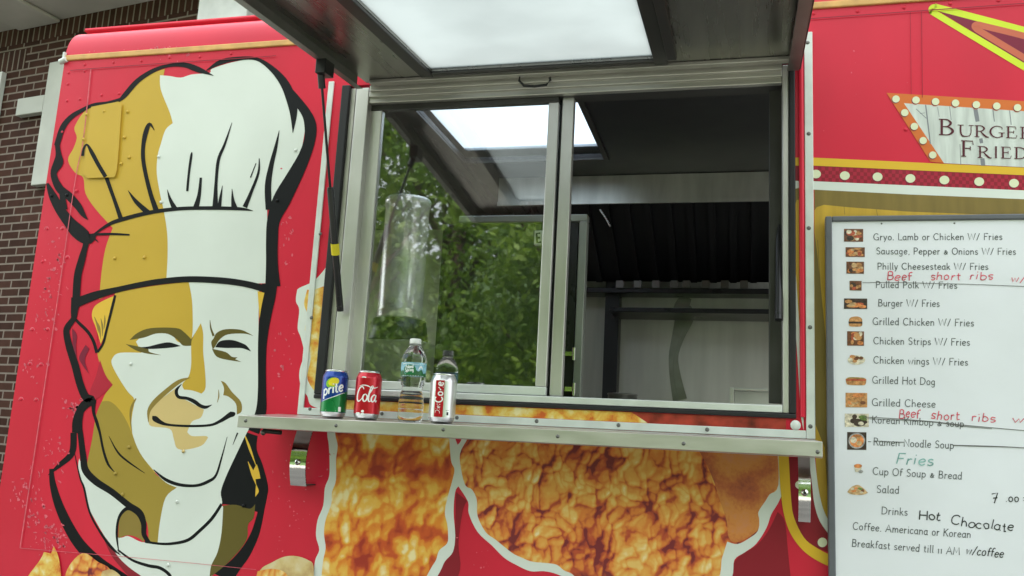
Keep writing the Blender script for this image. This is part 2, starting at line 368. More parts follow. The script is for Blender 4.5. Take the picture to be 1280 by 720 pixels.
g('L', .52, [(.06, 1), (.06, 0), (.5, 0)])
g('M', .86, [(.03, 0), (.12, 1), (.42, .25), (.72, 1), (.82, 0)])
g('N', .74, [(.05, 0), (.05, 1), (.66, 0), (.66, 1)])
g('O', .8, '~', [(.38, 1), (.12, .86), (.02, .5), (.12, .14), (.38, 0), (.64, .14), (.74, .5), (.64, .86), (.38, 1)])
g('P', .58, [(.06, 0), (.06, 1)], '~', [(.06, 1), (.4, .96), (.52, .74), (.4, .5), (.06, .46)])
g('R', .64, [(.06, 0), (.06, 1)], '~', [(.06, 1), (.4, .96), (.5, .76), (.4, .54), (.06, .5)], [(.28, .5), (.6, 0)])
g('S', .56, '~', [(.48, .88), (.28, 1), (.08, .86), (.1, .62), (.42, .42), (.48, .18), (.28, 0), (.04, .12)])
g('W', 1.05, [(.0, 1), (.26, 0), (.5, .95), (.74, 0), (1.0, 1)])
g('a', .52, '~', [(.4, .5), (.22, .6), (.04, .42), (.04, .16), (.2, 0), (.4, .14)], [(.41, .6), (.41, .04), (.48, .0)])
g('b', .54, [(.05, 1), (.05, 0)], '~', [(.05, .42), (.24, .6), (.45, .44), (.45, .16), (.26, 0), (.05, .12)])
g('c', .46, '~', [(.4, .5), (.22, .6), (.04, .42), (.04, .16), (.22, 0), (.42, .12)])
g('d', .54, '~', [(.42, .46), (.24, .6), (.04, .42), (.04, .16), (.22, 0), (.42, .14)], [(.43, 1), (.43, 0)])
g('e', .5, '~', [(.05, .3), (.42, .36), (.38, .54), (.22, .6), (.05, .42), (.05, .16), (.24, 0), (.44, .12)])
g('f', .34, '~', [(.38, .92), (.26, 1), (.14, .85), (.13, .5), (.13, 0)], [(0, .58), (.32, .58)])
g('g', .52, '~', [(.4, .48), (.22, .6), (.04, .42), (.04, .18), (.22, .02), (.4, .16)], '~', [(.41, .6), (.41, 0), (.36, -.26), (.18, -.32), (.03, -.22)])
g('h', .52, [(.05, 1), (.05, 0)], '~', [(.05, .4), (.22, .58), (.38, .52), (.42, .34), (.42, 0)])
g('i', .2, [(.09, .6), (.09, 0)], [(.09, .84), (.09, .92)])
g('k', .48, [(.05, 1), (.05, 0)], [(.4, .58), (.05, .26)], [(.16, .36), (.44, 0)])
g('l', .2, [(.08, 1), (.08, .05), (.14, 0)])
g('m', .8, [(.05, .6), (.05, 0)], '~', [(.05, .4), (.2, .58), (.34, .52), (.37, .34), (.37, 0)], '~', [(.37, .4), (.52, .58), (.66, .52), (.7, .34), (.7, 0)])
g('n', .52, [(.05, .6), (.05, 0)], '~', [(.05, .4), (.22, .58), (.38, .52), (.42, .34), (.42, 0)])
g('o', .52, '~', [(.24, .6), (.06, .46), (.04, .26), (.1, .06), (.24, 0), (.4, .08), (.45, .3), (.4, .5), (.24, .6)])
g('p', .54, [(.05, .6), (.05, -.34)], '~', [(.05, .42), (.24, .6), (.45, .44), (.45, .16), (.26, 0), (.05, .12)])
g('r', .36, [(.06, .6), (.06, 0)], '~', [(.06, .36), (.18, .56), (.34, .54)])
g('s', .42, '~', [(.36, .52), (.2, .6), (.06, .5), (.1, .36), (.32, .24), (.36, .1), (.2, 0), (.03, .08)])
g('t', .34, [(.13, .86), (.13, .12), (.2, 0), (.32, .06)], [(0, .58), (.3, .58)])
g('u', .52, '~', [(.05, .6), (.05, .2), (.14, .02), (.3, .02), (.41, .16)], [(.42, .6), (.42, 0)])
g('v', .48, [(.02, .6), (.22, 0), (.42, .6)])
g('w', .68, [(.02, .6), (.18, 0), (.33, .52), (.48, 0), (.64, .6)])
g('y', .48, [(.03, .6), (.22, .04)], [(.42, .6), (.2, -.1), (.08, -.32)])
g('&', .58, '~', [(.5, .42), (.34, .06), (.14, .02), (.04, .18), (.2, .34), (.34, .5), (.24, .6), (.14, .5), (.24, .3), (.5, .02)])
g('/', .46, [(.02, -.08), (.4, 1.02)])
g('.', .2, [(.06, .0), (.12, .06)])
g(',', .2, [(.12, .06), (.05, -.14)])
g('-', .36, [(.04, .32), (.28, .32)])
g('1', .26, [(.02, .5), (.12, .6), (.12, 0)])
g('7', .55, [(.02, .92), (.48, 1), (.18, 0)], [(.1, .5), (.44, .52)])
g('0', .5, '~', [(.22, .62), (.05, .45), (.05, .15), (.22, 0), (.4, .15), (.4, .45), (.22, .62)])
g(':', .2, [(.08, .1), (.12, .14)], [(.08, .45), (.12, .49)])
g(' ', .42)
def pen(sh, text, x0, y0, x1, y1, h, wd, m, fm=None, slant=0.0, jit=0.0, track=0.12, serif=0.0, up=None):
    """pen-lettered line along the baseline (x0,y0)-(x1,y1)"""
    L = math.hypot(x1 - x0, y1 - y0); ux, uy = (x1 - x0) / L, (y1 - y0) / L
    vx, vy = up if up else (uy, -ux)
    tot = sum(G[c][0] + (track if c != ' ' else 0) for c in text) - track; kx = L / tot; cx = 0
    fm = fm or sh.fm; r_ = random.Random(len(text) * 31 + int(x0 * 7))
    for ch in text:
        adv, st = G[ch]; curve = False; jy = (r_.random() - .5) * jit
        for s_ in st:
            if s_ == '~': curve = True; continue
            q = [(x0 + ux * (cx + (a + slant * b + (r_.random() - .5) * jit * .5) * kx) + vx * (b + jy + (r_.random() - .5) * jit * .5) * h,
                  y0 + uy * (cx + (a + slant * b) * kx) + vy * (b + jy) * h, wd) for a, b in s_]
            sh.ribbon(q, fm, m, sh.o, 5 if curve else 1)
            if serif and not curve and len(s_) >= 2:
                for a, b in (s_[0], s_[-1]):
                    if b in (0, 1, .6):
                        bx, by = x0 + ux * (cx + a * kx) + vx * b * h, y0 + uy * (cx + a * kx) + vy * b * h
                        sh.ribbon([(bx - ux * serif * h, by - uy * serif * h, wd * .7), (bx + ux * serif * h, by + uy * serif * h, wd * .7)], fm, m, sh.o + 1e-5, 1)
            curve = False
        cx += (adv + (track if ch != ' ' else 0)) * kx
    sh.o += sh.st

# ================================================================== the ground
asph = mat('asphalt', (0.055, 0.055, 0.053), rough=0.9, var=0.25, scale=3, bump=0.5, bscale=140)
gb = MB(); gb.add([(-400, -400, 0), (400, -400, 0), (400, 400, 0), (-400, 400, 0)], [(0, 1, 2, 3)], asph)
tag(gb.build('ground'), kind='structure')
conc = mat('pavement concrete', (0.36, 0.35, 0.32), rough=0.85, var=0.15, scale=2, bump=0.3, bscale=80)
pv = MB(); pv.box(-40, 40, -6.5, -4.2, 0.004, 0.13, conc); tag(pv.build('pavement', bevel=0.01), kind='structure')
lawn = mat('lawn earth', (0.07, 0.13, 0.035), rough=0.95, var=0.4, scale=3, bump=0.6, bscale=60)
lw = MB(); lw.box(-60, 60, -40, -6.5, 0.0, 0.09, lawn); tag(lw.build('lawn'), kind='structure')

hl = MB(); nx_ = 24  # backdrop hill, added to block bright sky between the reflected trees
hp = [(-26, 0.05), (-30, 2.5), (-36, 6.5), (-46, 11), (-60, 14), (-90, 15)]
r0 = random.Random(4)
hv = [(-90 + 180 * i / nx_ , y + r0.uniform(-1, 1), max(.02, z * r0.uniform(.85, 1.15))) for y, z in hp for i in range(nx_ + 1)]
hl.add(hv, [(j * (nx_ + 1) + i, j * (nx_ + 1) + i + 1, (j + 1) * (nx_ + 1) + i + 1, (j + 1) * (nx_ + 1) + i) for j in range(len(hp) - 1) for i in range(nx_)], mat('wooded hillside', (.045, .085, .022), rough=.95, var=.5, scale=.8, bump=1, bscale=2), True)
tag(hl.build('backdrop_hill'), kind='structure')

# ================================================================== brick building behind the truck
def brick_mat(name, swap):
    m, n, l, b = node_mat(name); b.inputs['Roughness'].default_value = 0.85; b.inputs['Specular IOR Level'].default_value = 0.15
    t = n.new('ShaderNodeTexCoord'); sp = n.new('ShaderNodeSeparateXYZ'); cb = n.new('ShaderNodeCombineXYZ'); l.new(t.outputs['Object'], sp.inputs[0])
    l.new(sp.outputs[2 if swap else 0], cb.inputs[0]); l.new(sp.outputs[0 if swap else 2], cb.inputs[1])
    br = n.new('ShaderNodeTexBrick'); l.new(cb.outputs[0], br.inputs[0])
    br.inputs['Scale'].default_value = 1; br.inputs['Brick Width'].default_value = 0.225; br.inputs['Row Height'].default_value = 0.075
    br.inputs['Mortar Size'].default_value = 0.0085; br.inputs['Mortar Smooth'].default_value = 0.15; br.inputs['Bias'].default_value = -0.1
    br.inputs['Color1'].default_value = (0.042, 0.018, 0.012, 1); br.inputs['Color2'].default_value = (0.072, 0.031, 0.021, 1); br.inputs['Mortar'].default_value = (0.22, 0.18, 0.15, 1)
    if swap: br.offset = 0.0
    z = n.new('ShaderNodeTexNoise'); z.inputs['Scale'].default_value = 9; z.inputs['Detail'].default_value = 6; l.new(t.outputs['Object'], z.inputs['Vector'])
    mr = n.new('ShaderNodeMapRange'); mr.inputs[3].default_value = 0.65; mr.inputs[4].default_value = 1.35; l.new(z.outputs['Fac'], mr.inputs[0])
    v = n.new('ShaderNodeMix'); v.data_type = 'RGBA'; v.blend_type = 'MULTIPLY'; v.inputs[0].default_value = 1; l.new(br.outputs['Color'], v.inputs[6]); l.new(mr.outputs[0], v.inputs[7]); l.new(v.outputs[2], b.inputs['Base Color'])
    bp = n.new('ShaderNodeBump'); bp.inputs['Strength'].default_value = 0.6; bp.inputs['Distance'].default_value = 0.006; bp.invert = True; l.new(br.outputs['Fac'], bp.inputs['Height']); l.new(bp.outputs[0], b.inputs['Normal'])
    return m
BRK, SOL = brick_mat('dark brick', False), brick_mat('soldier brick', True)
STONE = mat('pale stone', (0.50, 0.51, 0.46), rough=0.8, var=0.08, scale=3, bump=0.15, bscale=30)
SOFF = mat('painted soffit', (0.50, 0.48, 0.44), rough=0.75, var=0.1, scale=2)
wd = Vector((-0.98669748, 0.16256714, 0)); wn = Vector((-0.16256714, -0.98669748, 0))   # along the wall (leftwards), out of the wall
BD = 5.2
ORG = CAM - wn * BD; ORG.z = 0
def BW(x, y, outw=0.0):               # picture point -> (u, z) on the building plane, outw metres in front of it
    r = ray(x, y); t = (BD - outw) / (-(r.dot(wn))); p = CAM + r * t
    return (p - ORG).dot(wd), p.z
bm_ = Matrix((( -wd.x, -wn.x, 0, ORG.x), (-wd.y, -wn.y, 0, ORG.y), (0, 0, 1, 0), (0, 0, 0, 1)))  # local x = -u, local y = into wall
bld = empty('brick_building', tuple(ORG), 'dark brown brick building with pale stone trim, behind the left end of the truck', 'building')
bld.matrix_world = bm_
def bpart(mb, name, parent=None, bevel=0.0):
    o = mb.build(name, None, bevel); o.parent = parent or bld; return o
uA, zS = BW(120, 10); zSoff = BW(160, 7)[1]
u_w, z_w = BW(10, 92); 
mb = MB(); mb.keep = True
mb.box(-14.5, 6, 0.0, 0.3, 0, zSoff - 0.17, BRK)
bpart(mb, 'wall')
mb = MB(); mb.box(-14.5, 6, -0.001, 0.3, zSoff - 0.168, zSoff, SOL); bpart(mb, 'soldier_course')
uw1, zw1 = BW(30, 88); uw2, zw2 = BW(9, 92); _, zw3 = BW(8, 150)
mb = MB(); mb.box(-14.5, -uw1 - 0.0, -0.003, 0.02, zw2 + 0.02, zw2 + 0.22, SOL); bpart(mb, 'lintel_course')
mb = MB(); mb.box(-14.5, 6, -0.5, 0.3, zSoff + 0.002, zSoff + 0.5, SOFF); bpart(mb, 'soffit', bevel=0.01)
# beam reaching out below the soffit
ub1, zb1 = BW(73, 27, .03); ub0, zb0 = BW(22, 32, 0.03)
mb = MB(); mb.box(-ub0, -ub1, -0.9, -0.003, zb1, zSoff, SOFF); bpart(mb, 'beam', bevel=0.02)
# stone cross relief
def cross(mb, pts, d=0.06):
    q = [BW(*p, d) for p in pts]
    x0 = min(-a for a, _ in q); x1 = max(-a for a, _ in q); z0 = min(z for _, z in q); z1 = max(z for _, z in q)
    mb.box(x0, x1, -d, -0.002, z0, z1, STONE)
mb = MB()
uL, _ = BW(46, 180, .07); uR, _ = BW(69, 180, .07); _, zT = BW(68, 77, .07); _, zB = BW(46, 231, .07)
mb.box(-uL, -uR, -0.07, -0.002, zB, zT, STONE)
uA0, _ = BW(21, 130, .07); _, za1 = BW(50, 119, .07); _, za0 = BW(50, 140, .07)
mb.box(-uA0, -uL - 0.001, -0.07, -0.002, za0, za1, STONE)
uA1, _ = BW(84, 128, .07); mb.box(-uR + 0.001, -uA1 + .12, -0.07, -0.002, za0 + .03, za1 + .03, STONE)
bpart(mb, 'stone_trim', bevel=0.008)
uP0, zP = BW(268, 33); uP1, _ = BW(330, 20)
mb = MB(); mb.box(-uP0, -uP1, -0.2, -0.002, 0, zSoff - 0.002, mat('white pilaster paint', (0.72, 0.74, 0.72), rough=0.7)); bpart(mb, 'pilaster', bevel=0.01)
fr = MB(); WFR = mat('window frame paint', (0.62, 0.64, 0.6), rough=0.5)
x1 = -uw2; x0 = x1 - 1.2
fr.box(x0, x1, -0.05, -0.004, zw2 - 0.06, zw2, WFR); fr.box(x0, x1, -0.05, -0.004, zw3 - 1.0, zw3 - .94, WFR); fr.box(x1 - .05, x1, -0.05, -0.004, zw3 - .94, zw2 - .06, WFR); fr.box(x0, x0 + .05, -0.05, -0.004, zw3 - .94, zw2 - .06, WFR)
win = bpart(fr, 'window')
gm = MB(); gm.box(x0 + .05, x1 - .05, -0.02, -0.01, zw3 - .94, zw2 - .06, mat('far window glass', (0.03, 0.035, 0.035), rough=0.04, var=0)); bpart(gm, 'pane', win)

# ================================================================== food truck
T = empty('food_truck', (0, 0, 0), 'red food truck with chef portrait and fried chicken prints around its open serving window', 'food truck')
XL, XR, ZB, ZT = -2.112, 3.4, 0.42, 2.655
HX0, HX1, HZ0, HZ1 = -1.1235, 0.1285, 1.5955, 2.4985
mb = MB()
def wq(x0, x1, z0, z1): mb.box(x0, x1, 0.0, 0.03, z0, z1, RED)
wq(XL, HX0, ZB, ZT); wq(HX1, XR, ZB, ZT); wq(HX0, HX1, ZB, HZ0); wq(HX0, HX1, HZ1, ZT)
mb.build('side_wall', T)
# rolled top edge with a lip
mb = MB(); prof = [(0.0, ZT)] + [(0.07 * (1 - math.cos(a)) * 1.0, ZT + 0.102 * math.sin(a)) for a in [math.pi / 2 * k / 8 for k in range(1, 9)]] + [(0.085, ZT + 0.103), (0.085, ZT + .112), (0.060, ZT + .114), (0.060, ZT + .124), (0.14, ZT + .130), (0.16, ZT + .0)]
n = len(prof)
vs_ = [(XL + (0.004 if k > 8 else 0.0), y, z) for k, (y, z) in enumerate(prof)] + [(XR, y, z) for y, z in prof]
mb.add(vs_, [(k, k + 1, n + k + 1, n + k) for k in range(n - 1)], RED, True); mb.add(vs_[:n], [tuple(range(n))], RED); mb.add(vs_[n:], [tuple(range(n))], RED)
o = mb.build('roof_rail', T); 
mb = MB(); mb.box(XL + .004, XR, -0.006, 0.012, 2.6365, 2.655, BEADY); mb.build('gold_trim', T, 0.003)
mb = MB(); mb.box(XL - 0.004, XL + .004, -0.008, 0.02, 2.63, 2.665, WTRIM); mb.tube([(XL - .012, -.004, 2.633), (XL + .012, -.006, 2.64)], .009, WTRIM); mb.build('trim_end_cap', T)
# shell
mb = MB()                                             # left end, with an unseen opening added to bring daylight onto the canister
for a_ in ((.031, .45, ZB, 2.66), (1.95, 2.2, ZB, 2.66), (.45, 1.95, ZB, 1.25), (.45, 1.95, 2.5, 2.66)): mb.box(XL, XL + .03, *a_, RED)
mb.box(XR - .03, XR, 0.031, 2.2, ZB, 2.66, RED); mb.box(XL + .031, XR - .031, 2.17, 2.2, ZB, 2.66, RED); mb.build('body_shell', T)
s0, s1, s2, s3 = PZ(580, 202, 2.615), PZ(752, 196, 2.615), PZ(522, 135, 2.615), PZ(722, 120, 2.615)
SKX0, SKX1 = (s0.x + s2.x) / 2, (s1.x + s3.x) / 2; SKY1 = (s0.y + s1.y) / 2; SKY0 = 0.12
print('skylight', SKX0, SKX1, SKY0, SKY1)
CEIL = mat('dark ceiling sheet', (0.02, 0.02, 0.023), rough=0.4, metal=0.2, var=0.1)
VX0, VX1, VY0, VY1 = .32, 1.42, .3, 1.85          # unseen roof opening, added to let daylight into the kitchen
def holed(mb, z0, z1, m, x0=XL + .031, x1=XR - .031, y0=0.161, y1=2.168):
    mb.box(x0, SKX0, y0, y1, z0, z1, m); mb.box(SKX0, SKX1, SKY1, y1, z0, z1, m)
    mb.box(SKX1 + .0, VX0, y0, y1, z0, z1, m); mb.box(VX1, x1, y0, y1, z0, z1, m); mb.box(VX0, VX1, y0, VY0, z0, z1, m); mb.box(VX0, VX1, VY1, y1, z0, z1, m)
    if SKY0 > y0: mb.box(SKX0, SKX1, y0, SKY0, z0, z1, m)
mb = MB(); holed(mb, 2.70, 2.73, ROOFM); mb.build('roof', T)
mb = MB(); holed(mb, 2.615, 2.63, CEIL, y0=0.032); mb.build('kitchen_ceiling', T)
mb = MB(); mb.box(SKX0 - .0, SKX1 + .0, max(SKY0, .161), SKY1, 2.66, 2.664, OPAL2); sk = mb.build('roof_skylight', T)
mb = MB(); e = .02
mb.box(SKX0 - e, SKX0 - .001, SKY0, SKY1, 2.606, 2.6145, DKTRIM); mb.box(SKX1 + .001, SKX1 + e, SKY0, SKY1, 2.606, 2.6145, DKTRIM); mb.box(SKX0 - e, SKX1 + e, SKY1 + .001, SKY1 + e, 2.606, 2.6145, DKTRIM); mb.build('skylight_frame', sk)
# kitchen
LIN = mat('grey kitchen lining', (.55, .56, .53), rough=.45, metal=.1)
mb = MB(); mb.box(XL + .032, HX0 - .002, .0305, .0335, .84, 2.612, LIN); mb.box(HX1 + .002, 1.49, .0305, .0335, .84, 2.612, LIN); mb.box(HX0 - .0018, HX1 + .0018, .0305, .0335, .84, HZ0 - .1, LIN); mb.build('kitchen_lining', T)
KW = mat('kitchen wall steel', (0.42, 0.42, 0.37), rough=0.42, metal=0.35, var=0.12, scale=3, stretch=(6, 1, 0.5), bump=0.06, bscale=2)
KFL = mat('kitchen floor', (0.22, 0.21, 0.19), rough=0.6)
mb = MB(); mb.box(XL + .031, XR - .031, .031, 2.169, 0.8, .83, KFL); mb.build('kitchen_floor', T)
mb = MB(); mb.box(1.5, 1.53, .031, 2.13, .831, 2.614, mat('white kitchen panel', (.72, .72, .69), rough=.5)); mb.build('kitchen_partition', T)
mb = MB(); mb.box(XL + .045, 1.49, 2.13, 2.16, .831, 2.614, KW); bs = mb.build('backsplash', T)
SPL = mat('worn splash steel', (0.60, 0.605, 0.54), rough=0.38, metal=0.3, var=0.09, scale=2.5, stretch=(5, 1, 0.6), bump=0.1, bscale=2)
DKP = mat('dark wavy steel', (0.30, 0.30, 0.275), rough=0.3, metal=0.8, var=0.2)
mb = MB(); a = P(772, 388, 2.1); b = P(957, 505, 2.1); mb.box(a.x, b.x + .25, 2.1, 2.129, b.z - .3, P(800, 370, 2.1).z, SPL)
mb.build('splash_panel', bs, 0.004)
sm = Sheet(wall_map(2.098), 0, 1e-4)
sm.K(DKP, (858, 371, 14), (852, 385, 20), (856, 395, 24), (848, 420, 16), (842, 445, 12), (844, 470, 14), (850, 500, 18))  # darker wavy strip running down the splash panel
sm.build('wavy_mark', bs)
sm = Sheet(wall_map(2.0965), 0, 1e-4); sm.K(mat('weld line', (.3, .3, .28), metal=.8, rough=.3), (859, 390, 1), (851, 420, 1.6), (843, 445, 1.6), (842, 470, 1.6), (848, 500, 1.6)); sm.build('weld_seam', bs)
mb = MB(); a = P(757, 365, 2.0); b = P(770, 502, 2.0); mb.box(a.x, b.x + .0, 2.0, 2.09, b.z - .3, 2.35, mat('dark post', (.015, .015, .017), rough=.4)); mb.build('corner_post', T)
HOOD = mat('hood steel', (0.55, 0.56, 0.51), rough=0.38, metal=0.7, var=0.15, scale=3, stretch=(5, 1, 1))
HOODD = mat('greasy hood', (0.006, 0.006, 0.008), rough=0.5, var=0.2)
zb = P(740, 252, 1.26).z
mb = MB(); mb.box(-1.0, .3, 1.26, 1.29, zb, 2.612, HOOD); mb.box(-1.0, .3, 1.25, 1.2595, zb - .012, zb + .004, HOOD); hd = mb.build('exhaust_hood', T)
mb = MB(); fz1, fz0 = zb + .0, P(800, 352, 1.98).z
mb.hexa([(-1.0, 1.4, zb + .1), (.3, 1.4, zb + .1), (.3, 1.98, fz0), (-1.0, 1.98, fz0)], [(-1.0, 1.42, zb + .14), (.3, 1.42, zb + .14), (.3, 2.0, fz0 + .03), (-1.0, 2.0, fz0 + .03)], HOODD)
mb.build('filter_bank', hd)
mb = MB()
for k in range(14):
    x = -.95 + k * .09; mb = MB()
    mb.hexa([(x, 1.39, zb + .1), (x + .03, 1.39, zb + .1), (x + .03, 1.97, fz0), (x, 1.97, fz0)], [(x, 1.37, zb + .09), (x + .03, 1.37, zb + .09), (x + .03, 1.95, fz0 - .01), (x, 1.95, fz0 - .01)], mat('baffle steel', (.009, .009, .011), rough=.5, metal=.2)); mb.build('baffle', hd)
mb = MB()
for x in (775, 797, 820, 843, 858, 882, 906, 930):
    mb = MB(); p = P(x, 355, 1.94); mb.box(p.x - .018, p.x + .018, 1.93, 1.945, p.z - .02, p.z + .015, mat('filter handle', (.16, .15, .14), rough=.3, metal=.9)); mb.build('filter_handle', hd)
mb = MB(); a = P(762, 384, 1.85); b = P(975, 393, 1.85); mb.box(a.x, .9, 1.84, 2.08, b.z, b.z + .022, mat('dark shelf', (.03, .03, .032), rough=.3, metal=.6)); mb.build('rack_shelf', T, .003)
a = P(700, 364, 1.95); mb = MB(); mb.box(-1, 1.4, 1.95, 2.08, a.z - .005, a.z + .02, mat('dark shelf', (.03, .03, .032))); mb.build('rack_rail', T, .003)
# cabinet door left of the opening
cd_ = 0.55; a = P(700, 268, cd_); b = P(734, 276, cd_); c_ = P(725, 510, cd_)
mb = MB(); GF = mat('grey door frame', (0.34, 0.36, 0.33), rough=0.4, metal=0.5)
mb.box(a.x - .35, b.x, cd_, cd_ + .04, b.z, a.z, GF); mb.box(b.x - .026, b.x, cd_, cd_ + .04, 1.2, b.z - .001, GF)
mb.box(b.x - .5, b.x - .028, cd_ + .012, cd_ + .05, 1.2, b.z - .002, mat('dark cabinet door', (.03, .03, .033), rough=.3, metal=.4)); cab = mb.build('cabinet_door', T, .003)
for yy in (443, 487):
    mb = MB(); p = P(715, yy, cd_ - .006); mb.box(p.x - .022, p.x + .012, cd_ - .014, cd_ - .001, p.z - .006, p.z + .008, CHROME); mb.tube([(p.x + .008, cd_ - .02, p.z - .02), (p.x + .008, cd_ - .02, p.z + .02)], .006, CHROME); mb.build('latch', cab)
# exit sign behind the sash
mb = MB(); d_ = 0.5; a = P(668, 288, d_); b = P(690, 306, d_); mb.box(a.x, b.x + .04, d_, d_ + .02, b.z, a.z, mat('sign white', (.6, .6, .56), rough=.5)); ex = mb.build('exit_sign', T, .003)
sm = Sheet(wall_map(d_ - .001), 0, 1e-4); pen(sm, 'E', 671, 303, 677, 302.5, 11, 2.6, BLK); sm.build('lettering', ex)
# serving counter inside
mb = MB(); mb.box(-1.12, .4, .062, .75, 1.50, 1.53, STEEL); mb.build('kitchen_counter', T, .004)
# cable at interior top
mb = MB(); mb.tube([P(750, 262, 1.2), P(757, 272, 1.2), P(763, 283, 1.2)], .004, STEEL); mb.build('hook', T)

RIV = {}
def stud(name, parent, loc, r_, h_, m, n_=10):
    key = (name, m.name, r_)
    if key not in RIV:
        mb = MB(); mb.dome((0, 0, 0), r_, h_, m, n_); o = mb.build(name, parent); RIV[key] = o
    else:
        o = RIV[key].copy(); col.objects.link(o); o.parent = parent
    o.location = loc; return o

# serving window: outer frame, seal, sill, sash, glass
def fbox(mb, x0, x1, z0, z1, y0, y1, m):       # given as seen on the wall plane, moved to depth y0
    a, c = S(x0, z0, y0); b, d = S(x1, z1, y0); mb.box(a, b, y0, y1, c, d, m)
mb = MB(); mb.box(HX0, -1.098, -.008, .06, HZ0 + .012, HZ1, RUBBER); mb.box(.1135, HX1, -.008, .06, HZ0 + .012, HZ1, RUBBER); mb.box(HX0, HX1, -.008, .06, HZ0, HZ0 + .0115, RUBBER); seal = None
sealmb = mb
mb = MB()
fbox(mb, -1.0975, -1.081, 1.608, 2.49, .004, .07, ALUH); fbox(mb, -1.080, -1.040, 1.608, 2.49, -.002, .07, ALU); fbox(mb, -1.0395, -1.0325, 1.63, 2.44, .03, .07, RUBBER)
fbox(mb, .098, .113, 1.608, 2.49, -.002, .07, ALU); fbox(mb, .066, .0975, 1.63, 2.44, .05, .07, DKTRIM)
fbox(mb, -1.0395, .0975, 2.478, 2.497, -.012, .07, ALUH); fbox(mb, -1.0395, .0975, 2.4605, 2.4775, -.004, .07, ALUH); fbox(mb, -1.0395, .0975, 2.4415, 2.460, .004, .07, ALUH)
fbox(mb, -1.0395, .0975, 2.434, 2.441, .02, .07, DKTRIM)
sw = mb.build('serving_window', T, .0022)
sealmb.build('seal', sw, .003)
mb = MB(); fbox(mb, -1.0395, .0975, 1.6085, 1.6265, -.006, .07, SILL); mb.build('sill', sw, .003)
mb = MB(); y0, y1 = .022, .042
fbox(mb, -1.031, -.994, 1.650, 2.418, y0, y1, ALU); fbox(mb, -.5085, -.4805, 1.650, 2.418, y0, y1, ALU)
fbox(mb, -1.031, -.4805, 1.6275, 1.6495, y0, y1, SILL); fbox(mb, -1.031, -.4805, 2.4185, 2.434, y0, y1, DKTRIM)
sash = mb.build('sash', sw, .002)
mb = MB(); fbox(mb, -.4705, -.439, 1.6275, 2.434, .034, .06, ALU); fbox(mb, -.4795, -.4712, 1.6275, 2.434, .05, .06, RUBBER); mb.build('fixed_stile', sw, .002)
mb = MB(); a, c = S(-.994, 1.649, .03); b, d = S(-.5085, 2.419, .03); mb.box(a, b, .031, .034, c, d, GLASS); mb.build('glass_pane', sw)
# hatch jamb trims, screws
mb = MB(); a = P(415.5, 103); b = P(381, 505)
mb.box(-1.168, -1.151, -.006, -.0005, 1.55, 2.513, WTRIM); mb.box(.1505, .1705, -.009, -.0005, 1.55, 2.572, WTRIM); mb.box(.135, .150, -.007, -.0005, 2.555, 2.572, WTRIM)
mb.box(-1.1505, .150, -.008, -.0005, 1.55, 1.569, WTRIM); ht = mb.build('hatch_trim', T, .0015)
mb = MB(); mb.tube([(.143, -.006, 1.60), (.143, -.006, 2.53)], .0065, RED, 8); mb.build('hatch_gasket', T)
mb = MB()
for x, y in ((1009.5, 53), (1001, 45), (1011, 167), (1011, 285), (1012.5, 409), (1013, 533), (670.6, 526.5), (773, 531.5), (884, 537), (571, 522), (477, 517), (400, 292), (389, 397), (387, 511)):
    p = P(x, y, -.0095); stud('screw', ht, (p.x, -.009 if x > 1000 else -.008, p.z), .0052, .0025, SCREW)
mb = MB(); p = P(994.5, 531.5, -.01); mb.dome((p.x, -.0085, p.z), .012, .005, WTRIM, 14); mb.build('button', ht)

# ---- hatch (awning)
hL, hR = -1.150, 0.132
le = PA(340, 31.5, -.035); le2 = PA(395, 74, -.035); re_ = PA(1000, 2, -.03)
print('awning left', le, le2, 'right', re_)
AX0 = (le.x + le2.x) / 2; AX1 = 0.136
OUT = 0.98
def aw(x, t, dz=0.0): return Vector((x, HY - t, HZ - TILT * t + dz))
lp = [PA(445, 0), PA(540, 90), PA(797, 0), PA(817, 72)]
print('panel', lp)
LX0 = (lp[0].x + lp[1].x) / 2; LX1 = (lp[2].x + lp[3].x) / 2; LT0 = HY - (lp[1].y + lp[3].y) / 2; LT1 = OUT - .12
def slab(mb, x0, x1, t0, t1, z0, z1, m):
    mb.hexa([aw(x0, t0, z0), aw(x1, t0, z0), aw(x1, t1, z0), aw(x0, t1, z0)], [aw(x0, t0, z1), aw(x1, t0, z1), aw(x1, t1, z1), aw(x0, t1, z1)], m)
mb = MB()
slab(mb, AX0, LX0, 0.0, OUT, 0, .028, HATCH); slab(mb, LX1, AX1, 0.0, OUT, 0, .028, HATCH); slab(mb, LX0, LX1, 0, LT0, 0, .028, HATCH); slab(mb, LX0, LX1, LT1, OUT, 0, .028, HATCH)
awn = mb.build('awning', T)
mb = MB(); slab(mb, AX0 - .004, AX0 - .0005, 0.06, OUT, -.036, .032, HATCHF); slab(mb, AX0, AX0 + .018, .06, OUT, -.038, -.0365, HATCHF)
slab(mb, AX1 + .0005, AX1 + .004, .02, OUT, -.036, .032, DKTRIM); slab(mb, AX1 - .028, AX1, .02, OUT, -.038, -.0365, HATCHF); slab(mb, AX0, AX1, OUT + .0005, OUT + .004, -.036, .032, HATCHF)
mb.build('awning_flange', awn, .001)
mb = MB(); slab(mb, AX0 + .02, AX1 - .02, 0.004, .03, -.012, -.0005, ALUH); mb.tube([aw(AX0 + .03, .0, -.003), aw(AX1 - .02, .0, -.003)], .007, ALUH); mb.build('hinge', awn, .002)
mb = MB(); slab(mb, LX0 + .0, LX1 - .0, LT0, LT1, .008, .012, OPAL); mb.build('skylight_panel', awn)
mb = MB()
